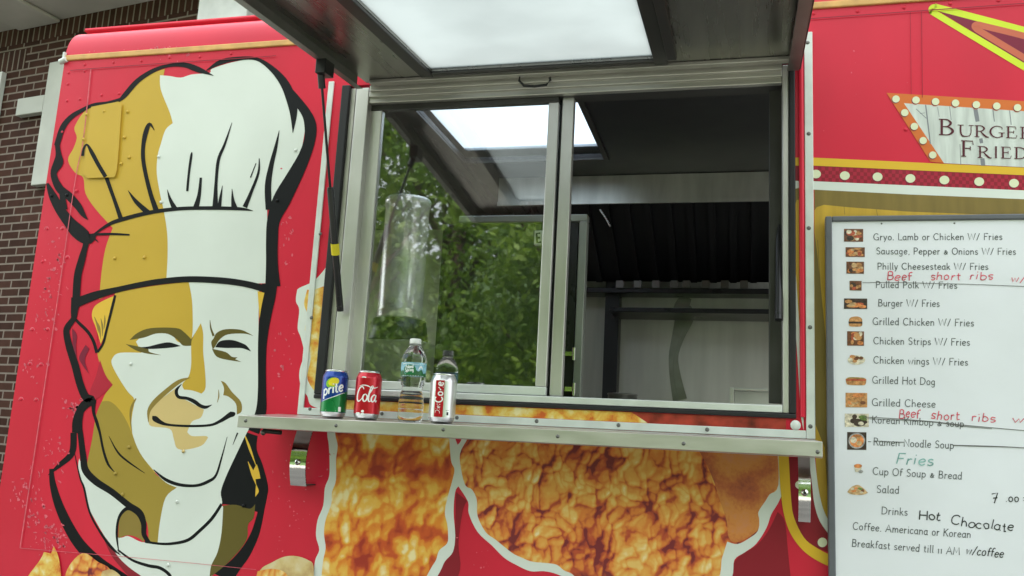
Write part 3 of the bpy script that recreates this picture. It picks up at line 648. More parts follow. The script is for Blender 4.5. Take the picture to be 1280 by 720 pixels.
slab(mb, LX0 - .035, LX0 - .0005, LT0 - .02, LT1 + .02, -.010, -.0005, DKTRIM); slab(mb, LX1 + .0005, LX1 + .035, LT0 - .02, LT1 + .02, -.012, -.0005, DKTRIM); slab(mb, LX0, LX1, LT0 - .018, LT0 - .0005, -.008, -.0005, DKTRIM)
slab(mb, LX1 + .036, LX1 + .06, LT0 + .03, LT1, -.02, -.0005, DKTRIM)
mb.build('panel_frame', awn, .002)
mb = MB(); q = [P(x, y, -.03) for x, y in ((659, 90), (650, 93), (649, 101), (655, 107), (668, 108), (683, 106), (688, 100), (687, 97))]
mb.tube(q, .0036, BLK, 8); mb.build('pull_cord', awn)
# ---- gas struts
def strut(top, bot, f, label):
    mb = MB(); d = bot - top; m_ = top + d * f
    mb.tube([m_, m_ + (bot - m_) * .02, bot - d * .03], [.007, .009, .009], BLK, 14); s_ = mb.build('gas_strut', T)
    mb = MB(); mb.tube([top + d * .03, m_], .0036, BLK, 10); mb.build('rod', s_)
    mb = MB(); mb.tube([top - d * .005, top + d * .06], .0095, BLK, 10); mb.build('end_fitting', s_); mb = MB(); mb.tube([bot - d * .05, bot + d * .02], .0095, BLK, 10)
    mb.dome((bot.x, bot.y - .004, bot.z), .009, .006, BLK); mb.build('end_fitting', s_)
    if label:
        mb = MB(); c = top + d * .715; mb.tube([c, c + d * .05], .0113, mat('yellow sticker', (.75, .62, .02), rough=.5), 14, False); mb.build('sticker', s_)
    return s_
tL = PX(401, 92, AX0 + .006); strut(tL, P(425, 383, -.025), .47, True)
mb = MB(); slab(mb, AX0 + .002, AX0 + .03, -(tL.y - HY) - .025, -(tL.y - HY) + .025, -.075, -.037, BLK); mb.build('bracket', awn, .002)
tR = PX(977, 58, AX1 - .03); strut(tR, P(973.5, 392, -.012), .44, False)
mb = MB(); mb.box(tR.x - .03, tR.x + .03, tR.y - .05, tR.y + .05, tR.z - .002, tR.z + .03, DKTRIM); mb.build('bracket', awn, .003)

# ---- serving shelf
SX0, SX1 = -1.226, .1695
mb = MB()
mb.hexa([(SX0, -.2, 1.536), (SX1, -.2, 1.5405), (SX1, -.004, 1.549), (SX0, -.004, 1.549)], [(SX0, -.2, 1.533), (SX1, -.2, 1.5375), (SX1, -.004, 1.546), (SX0, -.004, 1.546)], LSTEEL)
mb.hexa([(SX0, -.203, 1.5365), (SX1, -.203, 1.541), (SX1, -.2005, 1.541), (SX0, -.2005, 1.5365)], [(SX0, -.203, 1.507), (SX1, -.203, 1.509), (SX1, -.2005, 1.509), (SX0, -.2005, 1.507)], LSTEEL)
mb.box(SX0, SX1, -.2, -.175, 1.5065, 1.5082, LSTEEL)
mb.box(SX0, SX0 + .002, -.2, -.01, 1.509, 1.533, LSTEEL); mb.box(SX1 - .002, SX1, -.2, -.01, 1.511, 1.536, LSTEEL)
shelf = mb.build('serving_shelf', T, .0012)
mb = MB()
for x, y in ((420, 532), (554, 537), (697, 545.5), (854.5, 554.5), (1022, 565), (307, 526)):
    p = P(x, y, -.203); stud('rivet', shelf, (p.x, -.203, p.z), .0045, .003, SCREW)
def bracket(px0, px1, py0, py1, red):
    a, b = P(px0, py0, -.06), P(px1, py1, -.06)
    mb = MB(); x0, x1 = a.x, b.x; n_ = 10; z1, z0 = a.z + .01, b.z
    prof = [(-.055 - .022 * math.sin(math.pi * k / n_ * .9), z1 + (z0 - z1) * k / n_) for k in range(n_ + 1)]
    vs_ = [(x0, y, z) for y, z in prof] + [(x1, y, z) for y, z in prof]
    mb.add(vs_, [(k, k + 1, n_ + 2 + k, n_ + 1 + k) for k in range(n_)], CHROME, True)
    mb.add([(x, y + .0025, z) for x, y, z in vs_], [(k, k + 1, n_ + 2 + k, n_ + 1 + k) for k in range(n_)], STEEL, True)
    mb.box(x0 + .004, x1 - .004, prof[-1][0] + .003, -.001, z0 + .001, z0 + .004, DKTRIM)
    br = mb.build('shelf_bracket', T)
    mb = MB(); mb.dome(((x0 + x1) / 2, -.078, (z0 + z1) / 2 - .01), .008, .005, CHROME); mb.dome(((x0 + x1) / 2, -.083, (z0 + z1) / 2 - .01), .0035, .002, BLK); mb.build('bolt', br)
bracket(369.5, 383, 543, 608, False); bracket(997.5, 1013, 573, 653, True)
mb = MB(); p = P(338, 541, -.15); mb.tube([p + Vector((-.02, 0, .004)), p + Vector((.03, 0, .002))], .006, BLK); mb.dome((p.x - .02, p.y, p.z), .008, .006, SCREW); mb.build('latch_pin', shelf)

# ================================================================== printed vinyl on the side wall
WM = wall_map(0.0)
def chef():
    root = MB(); sh = Sheet(WM, .0006, 2e-5)
    # hat
    sh.P([(206, 86), (192, 91), (172, 102), (155, 122), (150, 126), (117, 132), (104, 141), (95, 155), (93, 162), (96, 172), (92, 185), (85, 200), (94, 216), (104, 222), (107, 242), (120, 262), (141, 285), (132, 310), (127, 340), (124, 374), (147, 364), (200, 354), (209, 349), (211, 320), (210, 292), (206, 265), (202, 242), (198, 217), (199, 195), (203, 180), (209, 162), (217, 154), (214, 140), (203, 112)], GOLD)
    sh.P([(200, 94), (212, 95), (226, 97), (240, 93), (262, 91), (265, 86), (290, 78), (320, 74), (341, 88), (356, 110), (364, 135), (367, 160), (371, 135), (381, 147), (380, 170), (371, 207), (353, 230), (340, 253), (334, 256), (334, 354), (300, 354), (237, 350), (208, 349), (209.5, 320), (209, 292), (205, 265), (200, 242), (196, 217), (197, 195), (201, 180), (207, 162), (216, 154), (212, 140), (201, 112)], WHT)
    hat_ink = [
        [(71, 182, 7), (78, 160, 7), (88, 147, 6), (100, 139, 5), (117, 131, 4), (135, 128, 3), (151, 124, 4)], [(148, 127, 2), (156, 119, 6), (172, 101, 6), (192, 88, 5), (210, 82, 4), (230, 81, 6), (248, 87, 7), (267, 94.5, .3)],
        [(258, 88, 1), (275, 78, 6), (295, 73.5, 5), (320, 73.5, 4), (340, 86, 7), (356, 105, 11), (365, 128, 12), (367, 145, 8), (366, 166, .5)],
        [(358, 106, 4), (371, 125, 10), (383, 142, 12), (388, 157, 15), (387, 175, 14), (380, 196, 15), (367, 222, 19), (352, 250, 22), (342, 275, 16), (340, 300, 15), (340, 330, 15), (341, 358, 19)],
        [(349, 163, .5), (345, 183, 4), (339, 207, 6), (335, 232, 8), (336, 262, 8)], [(324, 198, 1), (323, 216, 3), (314, 240, 4), (306, 259, 6)], [(320, 204, 1), (313, 222, 1.5)],
        [(209, 237, .5), (213, 250, 4), (219, 262, 7)], [(240, 190, .5), (239, 195, 3), (236, 217, 3), (234, 239, 3)], [(251, 222, 3), (249, 243, 4.5), (245, 259, 7)],
        [(290, 153, .5), (281, 180, 3), (273, 200, 4), (270, 230, 4), (269, 258, 7)], [(278, 232, .5), (276, 245, 3), (274, 259, 5)], [(290, 236, .5), (291, 250, 4), (293, 260, 8)],
        [(193, 163, .5), (187, 155, 4), (182, 166, 6), (179, 183, 5), (179, 200, 5), (183, 222, 5), (189, 245, 5.5), (196, 265, 7)], [(160, 238, .5), (170, 252, 5), (185, 266, 7)],
        [(133, 222, 5), (143, 250, 4.5), (152, 276, 6)],
        [(117, 293, 2), (135, 281, 4), (150, 275, 5), (185, 266, 5), (222, 261, 4.5), (262, 260, 4.5), (300, 261, 4), (316, 263.5, .5)], [(118, 293, 3), (140, 292.5, 3), (162, 293.5, 2)],
        [(71, 178, 6), (73, 192, 7), (73, 203, 12), (67, 217, 8), (74, 235, 10), (86, 245, 10), (97, 257, 9), (104, 268, 6), (110, 275, .5)], [(59, 229, 3), (66, 245, 10), (75, 262, 12), (86, 277, 14), (97, 289, 18), (110, 298, 15), (119, 293, 4)],
        [(70, 226, 1), (77, 242, 6), (80, 262, 9)], [(115, 295, 4), (123, 303, .5)], [(108, 297, 11), (107, 306, 7), (102, 325, 9), (97, 345, 9.5), (95, 375, 9.5), (93, 388, 9), (92, 400, 6)],
        [(94, 379, 12), (120, 369, 10), (147, 362, 7), (175, 356, 7), (200, 352, 7.5), (237, 349, 7.5), (280, 351, 8), (310, 355.5, 8), (334, 362, 9)]]
    # face
    fc = Sheet(WM, .0006, 2e-5)
    fc.P([(144, 366), (187, 358), (240, 352), (262, 353), (262, 470), (240, 520), (215, 560), (195, 590), (170, 600), (150, 570), (125, 545), (119, 525), (127, 503), (132, 492), (141, 481), (132, 470), (125, 455), (122, 440), (129, 430), (135, 405)], GOLD)
    fc.P([(127, 502), (138, 502), (150, 513), (160, 530), (166, 545), (176, 565), (186, 582), (200, 597), (225, 607), (208, 622), (202, 652), (199, 678), (186, 678), (180, 645), (140, 613), (111, 593), (109, 580), (115, 550), (120, 520)], GOLD2)
    fc.P([(236, 353), (300, 353), (324, 360), (323, 420), (323, 490), (321, 520), (309, 540), (293, 573), (282, 597), (276, 615), (277, 632), (262, 650), (245, 668), (228, 678), (197, 679), (200, 652), (207, 622), (221, 609.5), (207, 603), (192, 588), (175, 566), (165, 540), (165, 520), (168, 500), (160, 490), (150, 475), (140, 456), (141, 447), (150, 441), (177, 441), (170, 427), (178, 420), (190, 417), (205, 415), (216, 419), (222, 427), (237, 432), (240, 422), (241, 405), (240, 375)], WHT)
    fc.P([(220, 485), (200, 500), (188, 513), (186, 527), (190, 533), (212, 536), (217, 548), (221, 560), (232, 562), (252, 557), (260, 547), (257, 545), (240, 545), (234, 540), (240, 527), (251, 522), (255, 512), (247, 508), (232, 500), (222, 496)], TAN)
    fc.P([(162, 425), (172, 416), (189, 410), (220, 410), (230, 415), (239, 424), (244, 416), (241, 432), (229, 432), (222, 425), (210, 417.5), (195, 417), (180, 422)], OLIVE)
    fc.P([(251, 404), (254, 417), (254, 440), (256, 460), (257, 484), (252, 492), (240, 488), (230, 487), (228, 480), (236, 470), (239, 455), (239, 430), (242, 420)], GOLD)
    fc.P([(157, 430), (175, 433.5), (185, 436), (187, 440), (202, 444), (184, 442), (170, 438)], OLIVE)
    fc.P([(176, 434), (186, 433), (200, 429.5), (212, 428), (226, 432.5), (215, 434.5), (195, 436), (183, 436)], INK)
    fc.P([(267, 423), (271, 416), (282, 411.5), (300, 412), (310, 416), (317, 420), (305, 417), (285, 418), (275, 424), (269, 433), (266, 437), (264, 428)], OLIVE)
    fc.K(OLIVE, (262.5, 400, .5), (263.5, 410, 2), (267, 420, 3))
    fc.P([(269, 434), (275, 426.5), (290, 425), (305, 430), (310, 434), (314, 439.5), (308, 437), (300, 435), (282, 435)], INK)
    fc.P([(265, 436), (282, 440), (290, 446), (297, 446.5), (294, 449), (302, 452.5), (280, 449), (270, 445)], OLIVE)
    fc.P([(276, 476), (282, 479), (290, 490), (301, 502), (302, 514), (296, 518), (295, 505), (286, 496), (279, 494), (280, 485)], OLIVE2)
    for s_ in ([(238, 472, .5), (224, 477, 5), (207, 490, 6), (193, 503, 6), (186, 514, 4), (185.5, 528, .5)], [(170, 498, 1.5), (164.5, 509, 3), (163, 522, 2), (165, 541, .5)], [(273, 487, .5), (273.5, 495, 1.5), (271.5, 503, .5)]): fc.K(OLIVE2, *s_)
    for s_ in ([(227, 480, .5), (220.5, 488, 4), (223, 496, 4), (234, 498, 4), (243, 502, 5), (250, 507, 4.5), (257, 509, 4), (265, 506, .5)],
               [(190.5, 520, .5), (193.5, 523, 7), (201, 528, 5), (211, 531, 3), (235, 532.5, 3), (262, 531.5, 3), (275, 526.5, 4), (286, 519.5, 6), (291, 517, 7), (292, 515, 3)],
               [(192, 587, 1), (207, 599.5, 4), (225, 606, 4), (245, 607, 3.5), (260, 602, 4), (270, 594, 3), (277, 572, 2), (284, 546, .5)], [(297, 541, 2), (291, 556, .5)],
               [(117, 500, 7), (117, 515, 4), (121, 528, 4), (125, 542, 3), (129, 562, 3), (135, 580, 3), (143.5, 590.5, .5)], [(136, 545, .5), (147, 565, 2.2), (160, 577, 2.2), (181, 591.5, .5)]): fc.K(INK, *s_)
    # hair and ear
    fc.P([(100, 385), (125, 376), (118, 388), (116, 398), (121, 412), (122, 440), (112, 420), (98, 402)], RED)
    fc.P([(117, 385), (125, 378), (142, 370), (139, 387), (133, 412), (126, 430), (120, 410), (115, 396)], HAIR)
    for s_ in ([(121, 402, .5), (124, 410, 3), (126, 424, .5)], [(126, 398, .5), (128, 408, 2.4), (128, 420, .5)], [(118, 396, .5), (121, 404, 2), (123, 416, .5)], [(131, 394, .5), (131, 402, 2), (130, 412, .5)]): fc.K(OLIVE2, *s_)
    fc.P([(125, 450), (132, 469), (141, 481), (130, 492), (119, 500), (112, 492), (120, 470)], EARRED)
    fc.P([(107, 431), (111.5, 436), (106, 450), (111, 467), (103, 456), (99, 446)], PLUM)
    fc.P([(90, 410), (96, 419), (95, 436), (99, 470), (92, 440)], PLUM)
    for s_ in ([(94, 372, 10), (93, 388, 9), (92, 398, 7), (85, 408, 8), (83, 416, 8), (87, 435, 9), (94, 457, 9.5), (100, 480, 9.5), (107, 496, 10), (115, 500, 10), (106, 506, 11), (100, 514, 10), (96, 527, 11), (94, 541, 8)],
               [(112, 503, 4), (104, 512, 4), (100, 527, 6), (100, 541, 7)], [(93, 398, 3), (100, 405, 4), (110, 415, 4), (117, 427, 4), (121, 441, 4)], [(144, 369, 3), (140, 385, 3.4), (133, 413, 3), (129, 429, 3), (122, 440, 3)]): fc.K(INK, *s_)
    # jacket
    jk = Sheet(WM, .0004, 2e-5)
    jk.P([(126, 665), (133, 668), (143, 687), (162, 709), (190, 722), (165, 722), (150, 708), (138, 692)], DRED)
    jk.P([(128, 662), (149, 672), (160, 670), (175, 677), (186, 678), (215, 680), (235, 675), (250, 663), (266, 647), (277, 631), (281, 640), (279, 665), (276, 690), (267, 715), (258, 738), (200, 738), (178, 721), (160, 708), (145, 692)], WHT)
    jk.P([(99, 573), (107, 592), (120, 605), (160, 632), (154, 640), (148, 652), (146, 670), (148, 692), (132, 672), (120, 652), (110, 632), (104, 607), (98, 585)], WHT)
    jk.P([(155, 640), (162, 636), (172, 642), (179, 655), (180, 678), (172, 672), (160, 669), (148, 673), (149, 652)], OLIVE2)
    jk.P([(307, 540), (297, 562), (289, 578), (278, 600), (273, 617), (276, 630), (295, 632), (312, 637), (322, 640), (316, 660), (309, 675), (300, 688), (287, 702), (268, 717), (290, 728), (300, 712), (312, 695), (324, 668), (331, 635), (334, 620), (335, 607), (328, 580), (321, 562), (322, 545)], INK)
    jk.P([(279, 632), (295, 631), (312, 636), (319, 630), (317, 647), (310, 656), (309, 672), (300, 687), (282, 706), (262, 722), (264, 707), (272, 690), (277, 665)], OLIVE)
    for s_ in ([(306, 544, 1), (312, 560, 3), (320, 582, .5)], [(310, 577, .5), (316, 592, 4), (320, 606, .5)]): jk.K(HAIR, *s_)
    jk.P([(321, 580), (324, 590), (325.5, 598), (319, 599), (316, 590)], HAIR); jk.P([(320, 605), (323.5, 614), (319, 621)], HAIR)
    for s_ in ([(60, 594, .5), (75, 581, 6), (90, 566, 8), (92, 541, 8)], [(64, 586, 5), (66, 605, 8), (73, 630, 11), (85, 657, 13), (100, 681, 14), (121, 702, 15), (146, 720, 16), (175, 738, 14)],
               [(100, 538, 7), (104, 570, 8), (107, 588, 9), (120, 602, 9), (140, 615, 8), (160, 631, 8), (174, 641, 9), (179.5, 654, 7), (180, 668, 6), (186, 678, 5)],
               [(181, 677, 3), (198, 679.5, 3), (215, 679.5, 3.5), (235, 675, 4), (250, 663, 4), (265, 648, 4), (277, 630, 3.5)], [(93, 566, .8), (100, 597, 2), (105, 610, 2.6), (112, 640, 2.6), (125, 665, 2.6), (140, 685, 3.5), (151, 694, .5)],
               [(149, 693, .5), (146, 670, 3), (147.5, 651, 3), (153, 640, 4), (161, 635.5, 4.5), (172, 642, 4), (178, 652, 4)], [(147, 687, 2), (165, 700, 3), (185, 707, 4), (200, 710, 4), (212, 719, 4), (218, 734, 4)]): jk.K(INK, *s_)
    j = jk.build('chef_jacket', None); j.parent = T
    fc.o = max(fc.o, .0006); f = fc.build('chef_portrait', T)
    j.parent = f
    sh.o = max(fc.o, jk.o) + 1e-4
    for s_ in hat_ink: sh.K(INK, *s_)
    # move the coloured hat areas above the face only where they meet
    h = sh.build('chef_hat', f)
    sh2 = Sheet(WM, fc.o + 2e-5); sh2.P([(322, 364), (330.5, 366), (327, 382), (324.5, 398)], HAIR)
    sh3 = Sheet(WM, fc.o + 1e-5)
    sh3.K(INK, (337, 355, 19), (336, 370, 17), (331, 400, 14), (328, 430, 11), (327.5, 460, 10), (327.5, 490, 10.5), (326, 515, 13), (317, 540, 14)); sh3.o += 3e-4
    sh3.P([(322, 364), (330.5, 366), (327, 382), (324.5, 398)], HAIR); sh3.build('sideburn', f)
chef()
# riveted access plate, printed over by the hat
mb = MB()
pl = smooth_closed([(114, 133.5), (148, 127), (152, 131), (146, 212), (139, 221.5), (109, 222.5), (103.5, 216)], 4, 40)
PD = .007
n = len(pl); front = [P(x, y, -PD) for x, y in pl]; back = [P(x, y, -.0005) for x, y in pl]
tr = tessellate_polygon([[Vector((p[0], p[1], 0)) for p in pl]])
mb.add(front, tr, GOLD); mb.add(front + back, [(k, (k + 1) % n, n + (k + 1) % n, n + k) for k in range(n)], GOLD)
ap = mb.build('access_plate', T, .0015)
sm = Sheet(wall_map(-PD), .0006)
sm.K(INK, (103, 195, 3.5), (105, 185, 3), (109, 181, 2.5), (115, 191, 5), (123, 206, 5), (132, 221, 5)); sm.build('plate_print', ap)
# rivets and seams
for x, y in ((86, 91), (106, 81), (106, 89), (85, 105), (84, 126), (100, 124), (127, 119), (149, 117), (142, 78), (177, 76), (250, 71), (289, 67), (212, 72), (78, 165), (59, 286), (78, 286), (84, 322), (53, 327), (40, 412), (59, 412), (51, 456), (37, 455), (26, 499), (45, 500), (1017, 17), (1072, 14), (1130, 9.5), (1188, 4.5), (1248, .5), (1132, 162)):
    p = P(x, y); stud('rivet', T, (p.x, 0.0002, p.z), .0052, .0028, RED)
for x, y, m in ((130, 139, GOLD), (108, 143, GOLD), (104, 174, GOLD)):
    p = P(x, y, -PD); stud('rivet', ap, (p.x, -PD + .0002, p.z), .005, .0028, m)
for x, y, m in ((160, 140, GOLD), (156, 172, GOLD), (162, 197, GOLD), (152, 205, GOLD), (199, 196, WHT), (202, 253, WHT), (96, 239, RED), (144, 323, GOLD), (181, 322, GOLD), (164, 455, WHT), (162, 559, GOLD2), (145, 592, GOLD2), (154, 618, GOLD2), (230, 564, TAN), (222, 627, WHT), (347, 251, INK), (65, 245, INK), (84, 244, INK), (370, 188, WHT), (211, 706, WHT), (305, 632, INK)):
    p = P(x, y); stud('rivet', T, (p.x, -.003, p.z), .0052, .003, m)
sm = Sheet(WM, .0042, 1e-5)
sm.K(PINK, (113.5, 86, 1.2), (104, 175, 1.0), (94, 225, .9), (74, 360, 1.0), (47, 540, 1.2), (25, 685, 1.2))
sm.K(PINK, (25, 685, .8), (120, 693, .7), (210, 701, .5), (320, 712, .7))
sm.build('panel_seam', T); sm = Sheet(WM, .0042, 1e-5)
sm.K(DRED, (88, 88, .8), (112, 86, 1.0), (200, 79.5, 1.0), (320, 71.5, 1.0), (345, 69.5, 1))
sm.build('panel_seam', T); sm = Sheet(WM, .0042, 1e-5)
sm.K(DRED, (1000, 24.2, 1.2), (1130, 15, 1.2), (1290, 3.4, 1.2))
sm.K(DRED, (1152, 14, .7), (1153, 122, .7)); sm.K(DRED, (1138, 14, .5), (1139, 118, .5))
sm.build('panel_seam', T)
# scuffs where the vinyl has flaked
sm = Sheet(WM, .0007, 0)
def chip(x, y, s_):
    if x < 86 - (y - 75) * .1495 or y < 58: return
    a0 = rnd.random() * 6.3; k = rnd.randint(5, 8); ex = rnd.uniform(.3, 1.0); th = rnd.choice([0, 1.2, 1.5, .3])
    pts = []
    for i in range(k):
        a = a0 + 2 * math.pi * i / k; r_ = s_ * rnd.uniform(.5, 1.1); u, v = r_ * math.cos(a), r_ * ex * math.sin(a)
        pts.append((x + u * math.cos(th) - v * math.sin(th), y + u * math.sin(th) + v * math.cos(th)))
    sm.P(pts, PINK, False)
for cx, cy, sx, sy, nn, s_ in ((215, 60, 25, 9, 40, 1.2), (150, 70, 60, 8, 14, 1.0), (72, 325, 14, 26, 30, 1.3), (55, 370, 10, 20, 14, 1.2), (62, 410, 18, 28, 16, 1.2), (38, 455, 20, 12, 14, 1.3), (95, 508, 12, 9, 26, 1.5), (65, 560, 18, 22, 16, 1.2), (25, 615, 14, 18, 16, 1.6), (45, 640, 12, 30, 26, 1.6), (65, 670, 16, 20, 34, 1.5), (75, 680, 20, 10, 12, 1.5),
                           (352, 250, 3, 60, 7, 1.2), (360, 310, 8, 40, 10, 1.4), (355, 450, 12, 40, 14, 1.2), (370, 590, 30, 40, 20, 1.0), (358, 640, 25, 30, 14, 1.0), (345, 680, 25, 30, 8, .8), (1070, 62, 2, 2, 1, 2.0), (1085, 85, 40, 50, 9, .7), (600, 700, 20, 25, 10, .9), (262, 40, 30, 14, 12, .9)):
    for _ in range(nn): chip(rnd.gauss(cx, sx * .6), rnd.gauss(cy, sy * .6), s_ * rnd.uniform(.5, 2.1))
for cx, cy, sx, sy, nn in ((70, 325, 12, 30, 12), (55, 375, 10, 18, 8), (36, 460, 14, 16, 7), (93, 508, 10, 10, 12), (60, 570, 16, 26, 12), (35, 630, 12, 30, 14), (62, 668, 16, 18, 18), (216, 62, 18, 8, 14), (365, 580, 22, 40, 7), (355, 450, 10, 40, 5), (362, 290, 8, 40, 6)):
    for _ in range(nn):                                 # longer peeled slivers
        x, y = rnd.gauss(cx, sx * .7), rnd.gauss(cy, sy * .7)
        if x < 88 - (y - 75) * .1495 or y < 60: continue
        a = rnd.choice([1.2, 1.5, 1.7, .4, 2.6]) + rnd.uniform(-.3, .3); L = rnd.uniform(2.5, 6.5); wd_ = rnd.uniform(.7, 1.9)
        sm.K(PINK, (x, y, .2), (x + L * .4 * math.cos(a) + rnd.uniform(-.8, .8), y + L * .4 * math.sin(a), wd_), (x + L * .75 * math.cos(a) + rnd.uniform(-.8, .8), y + L * .75 * math.sin(a), wd_ * .7), (x + L * math.cos(a + .2), y + L * math.sin(a + .2), .2))
for x, y in ((84, 322), (59, 412), (40, 412), (51, 456), (37, 455), (26, 499), (45, 500), (58, 286), (78, 286)):
    sm.K(PINK, (x - 3, y + 1, .6), (x - 1, y - 2.2, 1), (x + 2, y - 2, 1), (x + 3.4, y + 1, .6))
tag(sm.build('vinyl_scuff', T), kind='stuff')

# ---- food prints
def inside(p, poly):
    r_ = False; j = len(poly) - 1
    for i in range(len(poly)):
        a, b = poly[i], poly[j]
        if (a[1] > p[1]) != (b[1] > p[1]) and p[0] < (b[0] - a[0]) * (p[1] - a[1]) / (b[1] - a[1]) + a[0]: r_ = not r_
        j = i
    return r_
sh = Sheet(WM, .0006)
sh.P([(570, 615), (584, 626), (578, 640), (573, 680), (575, 712), (560, 740), (530, 740), (560, 695), (568, 670)], DRED)
sh.P([(918, 702), (945, 682), (960, 664), (972, 640), (981, 652), (985, 690), (990, 740), (915, 740)], DRED)
sh.P([(411, 520), (409, 542), (411, 557), (412, 582), (411, 597), (406, 610), (404, 632), (397, 650), (395, 670), (399, 687), (394, 700), (392, 720), (390, 760), (520, 760), (547, 720), (556, 702), (566, 690), (569, 670), (567, 640), (569, 615), (573, 608), (585, 627), (586, 642), (597, 665), (615, 682), (630, 697), (645, 706), (663, 714), (680, 714), (697, 718), (716, 728), (740, 745), (900, 745), (915, 722), (918, 700), (930, 691), (945, 680), (958, 660), (964, 643), (974, 626), (980, 606), (978, 560), (800, 545)], WHT)
sh.P([(560, 520), (577, 540), (576, 551), (572, 556), (569, 548), (567, 540)], RED)
c1 = [(419, 520), (419, 542), (422, 557), (420, 575), (420, 600), (415, 615), (414, 630), (407, 650), (405, 667), (407, 685), (404, 700), (402, 720), (400, 760), (515, 760), (531, 725), (540, 708), (545, 700), (549, 688), (559, 679), (560, 667), (559, 655), (556, 640), (560, 620), (565, 602), (568, 587), (564, 577), (562, 555), (560, 520)]
c2 = [(590, 530), (585, 547), (575, 567), (577, 590), (582, 607), (590, 612), (596, 625), (597, 645), (607, 665), (620, 675), (640, 691), (652, 697), (665, 702), (685, 704), (696, 706), (705, 713), (718, 720), (735, 745), (890, 745), (900, 718), (902, 700), (905, 690), (909, 677), (922, 680), (936, 673), (947, 664), (949, 650), (948, 640), (957, 626), (962, 618), (973, 606), (971, 550), (800, 540)]
fp = sh.build('print_border', T)
s1 = Sheet(WM, sh.o + 1e-4); s1.P(c1, CHK1)
# broad soft patches of crust colour
r1 = random.Random(3)
LCH = [mat('soft crust %s' % k, c, rough=.42, var=.35, scale=45, coat=.12) for k, c in (('pale', (.70, .55, .24)), ('gold', (.66, .38, .06)), ('rust', (.44, .08, .02)), ('deep', (.30, .04, .02)))]
p1 = s1.build('chicken_drumstick_print', T)
s2 = Sheet(WM, sh.o + 1e-4, 6e-6); s2.P(c2, CHK2); p2f = s2.build('fried_chicken_print', T)
sb = Sheet(WM, s2.o + 1e-5); sb.P([(873, 562), (972, 566), (973, 606), (962, 618), (957, 626), (948, 640), (949, 650), (946, 664), (922, 678), (911, 672), (908, 650), (900, 626), (893, 604), (884, 582)], CHK3); sb.build('blurred_background', p2f)
# smaller prints: strip below the window, wing print at the left jamb, corner fries
sh = Sheet(WM, .0006)
a, b = P(470, 503), P(990, 526)
zt, zb_ = HZ0 - .0012, 1.570
mbx = MB(); mbx.add([(-1.05, -.0008, zb_), (-.22, -.0008, zb_), (-.26, -.0008, zt), (-1.05, -.0008, zt)], [(0, 1, 2, 3)], FRY)
mbx.add([(-.22, -.0008, zb_), (.105, -.0008, zb_), (.105, -.0008, zt), (-.26, -.0008, zt)], [(0, 1, 2, 3)], mat('dark berry print', (.34, .035, .02), rough=.42, var=.5, scale=22, coat=.12)); mbx.build('fries_strip_print', T)
sh.P([(410, 330), (403, 340), (391, 352), (374, 360), (371, 365), (370, 377), (374, 387), (372, 410), (376, 422), (380, 442), (375, 460), (374, 472), (377, 485), (384, 495), (388, 506), (400, 511), (406, 420), (413, 335)], WHT)
sh.P([(384, 362), (392, 362), (404, 358), (408, 362), (405, 395), (403, 430), (399, 470), (396, 492), (388, 482), (384, 470), (388, 450), (386, 430), (381, 412), (385, 395), (380, 380)], FRY); sh.build('wing_print', T)
sh = Sheet(WM, .0042)
sh.P([(26, 740), (34, 722), (50, 700), (55, 690), (64, 692), (67, 683), (71, 690), (75, 706), (78, 740)], FRY); sh.build('fries_print', T); sh = Sheet(WM, .0046)
sh.P([(76, 740), (84, 712), (97, 695), (108, 692), (122, 702), (138, 712), (150, 740)], CHK2); sh.P([(120, 740), (128, 714), (140, 712), (152, 722), (156, 740)], BREAD); sh.build('corner_food_print', T); sh = Sheet(WM, .0046)
sh.P([(318, 740), (325, 713), (340, 703), (355, 696), (370, 695), (385, 700), (392, 708), (391, 740)], BREAD); sh.P([(316, 740), (322, 714), (340, 711), (358, 717), (365, 740)], CHK2); sh.build('corner_food_print', T)

# ---- right hand prints
sh = Sheet(WM, .0006)
sh.P([(1164, 8), (1290, 40), (1420, 75), (1420, 160), (1290, 85)], PLUM, False)
sh.K(LIME, (1420, 77, 8.5), (1290, 40.5, 8.3), (1180, 11.5, 8.2), (1169, 9, 7.8), (1164.5, 10.5, 7), (1165.5, 14, 7.4), (1175, 20.5, 8), (1290, 89.5, 8.4), (1420, 168, 8.5))
sh.K(SALM, (1420, 84, 8), (1290, 47.5, 8), (1230, 32.5, 8), (1222, 30.5, 7.5), (1218, 32, 7), (1219.5, 35.5, 7), (1230, 42, 8), (1290, 78, 8), (1420, 155, 8))
sh.build('arrow_print', T)
sh = Sheet(WM, .0007)
sh.P([(1018, 238), (1120, 242.5), (1300, 250.5), (1400, 255), (1400, 760), (1043, 760), (1040, 700), (1032, 660), (1022, 610), (1017.5, 540)], MUST, False)
sh.P([(1018, 236), (1120, 240.5), (1300, 248.5), (1400, 253), (1400, 278), (1280, 270), (1135, 264.5), (1060, 259), (1030, 256), (1021, 259), (1018, 263)], DMUST, False)
sh.P([(1018, 290), (1019, 530), (1031, 560), (1036, 650), (1050, 650), (1036, 470), (1030, 400), (1022, 320)], DMUST, False)
sh.K(DMUST, (1022, 300, .7), (1030, 430, .7)); sh.K(DMUST, (1055, 258, .6), (1056, 268, .6)); sh.K(DMUST, (1095, 260, .6), (1097, 270, .6))
sh.P([(992, 197), (1017, 197), (1280, 209.5), (1400, 215), (1400, 225.5), (1280, 219), (1017, 207), (992, 207)], YEL, False)
sh.P([(992, 207), (1017, 207), (1280, 219), (1400, 225), (1400, 244), (1280, 238), (1017, 226.5), (992, 226)], DRED, False)
CHKR = mat('checker rose print', (.40, .012, .04), **PRT)
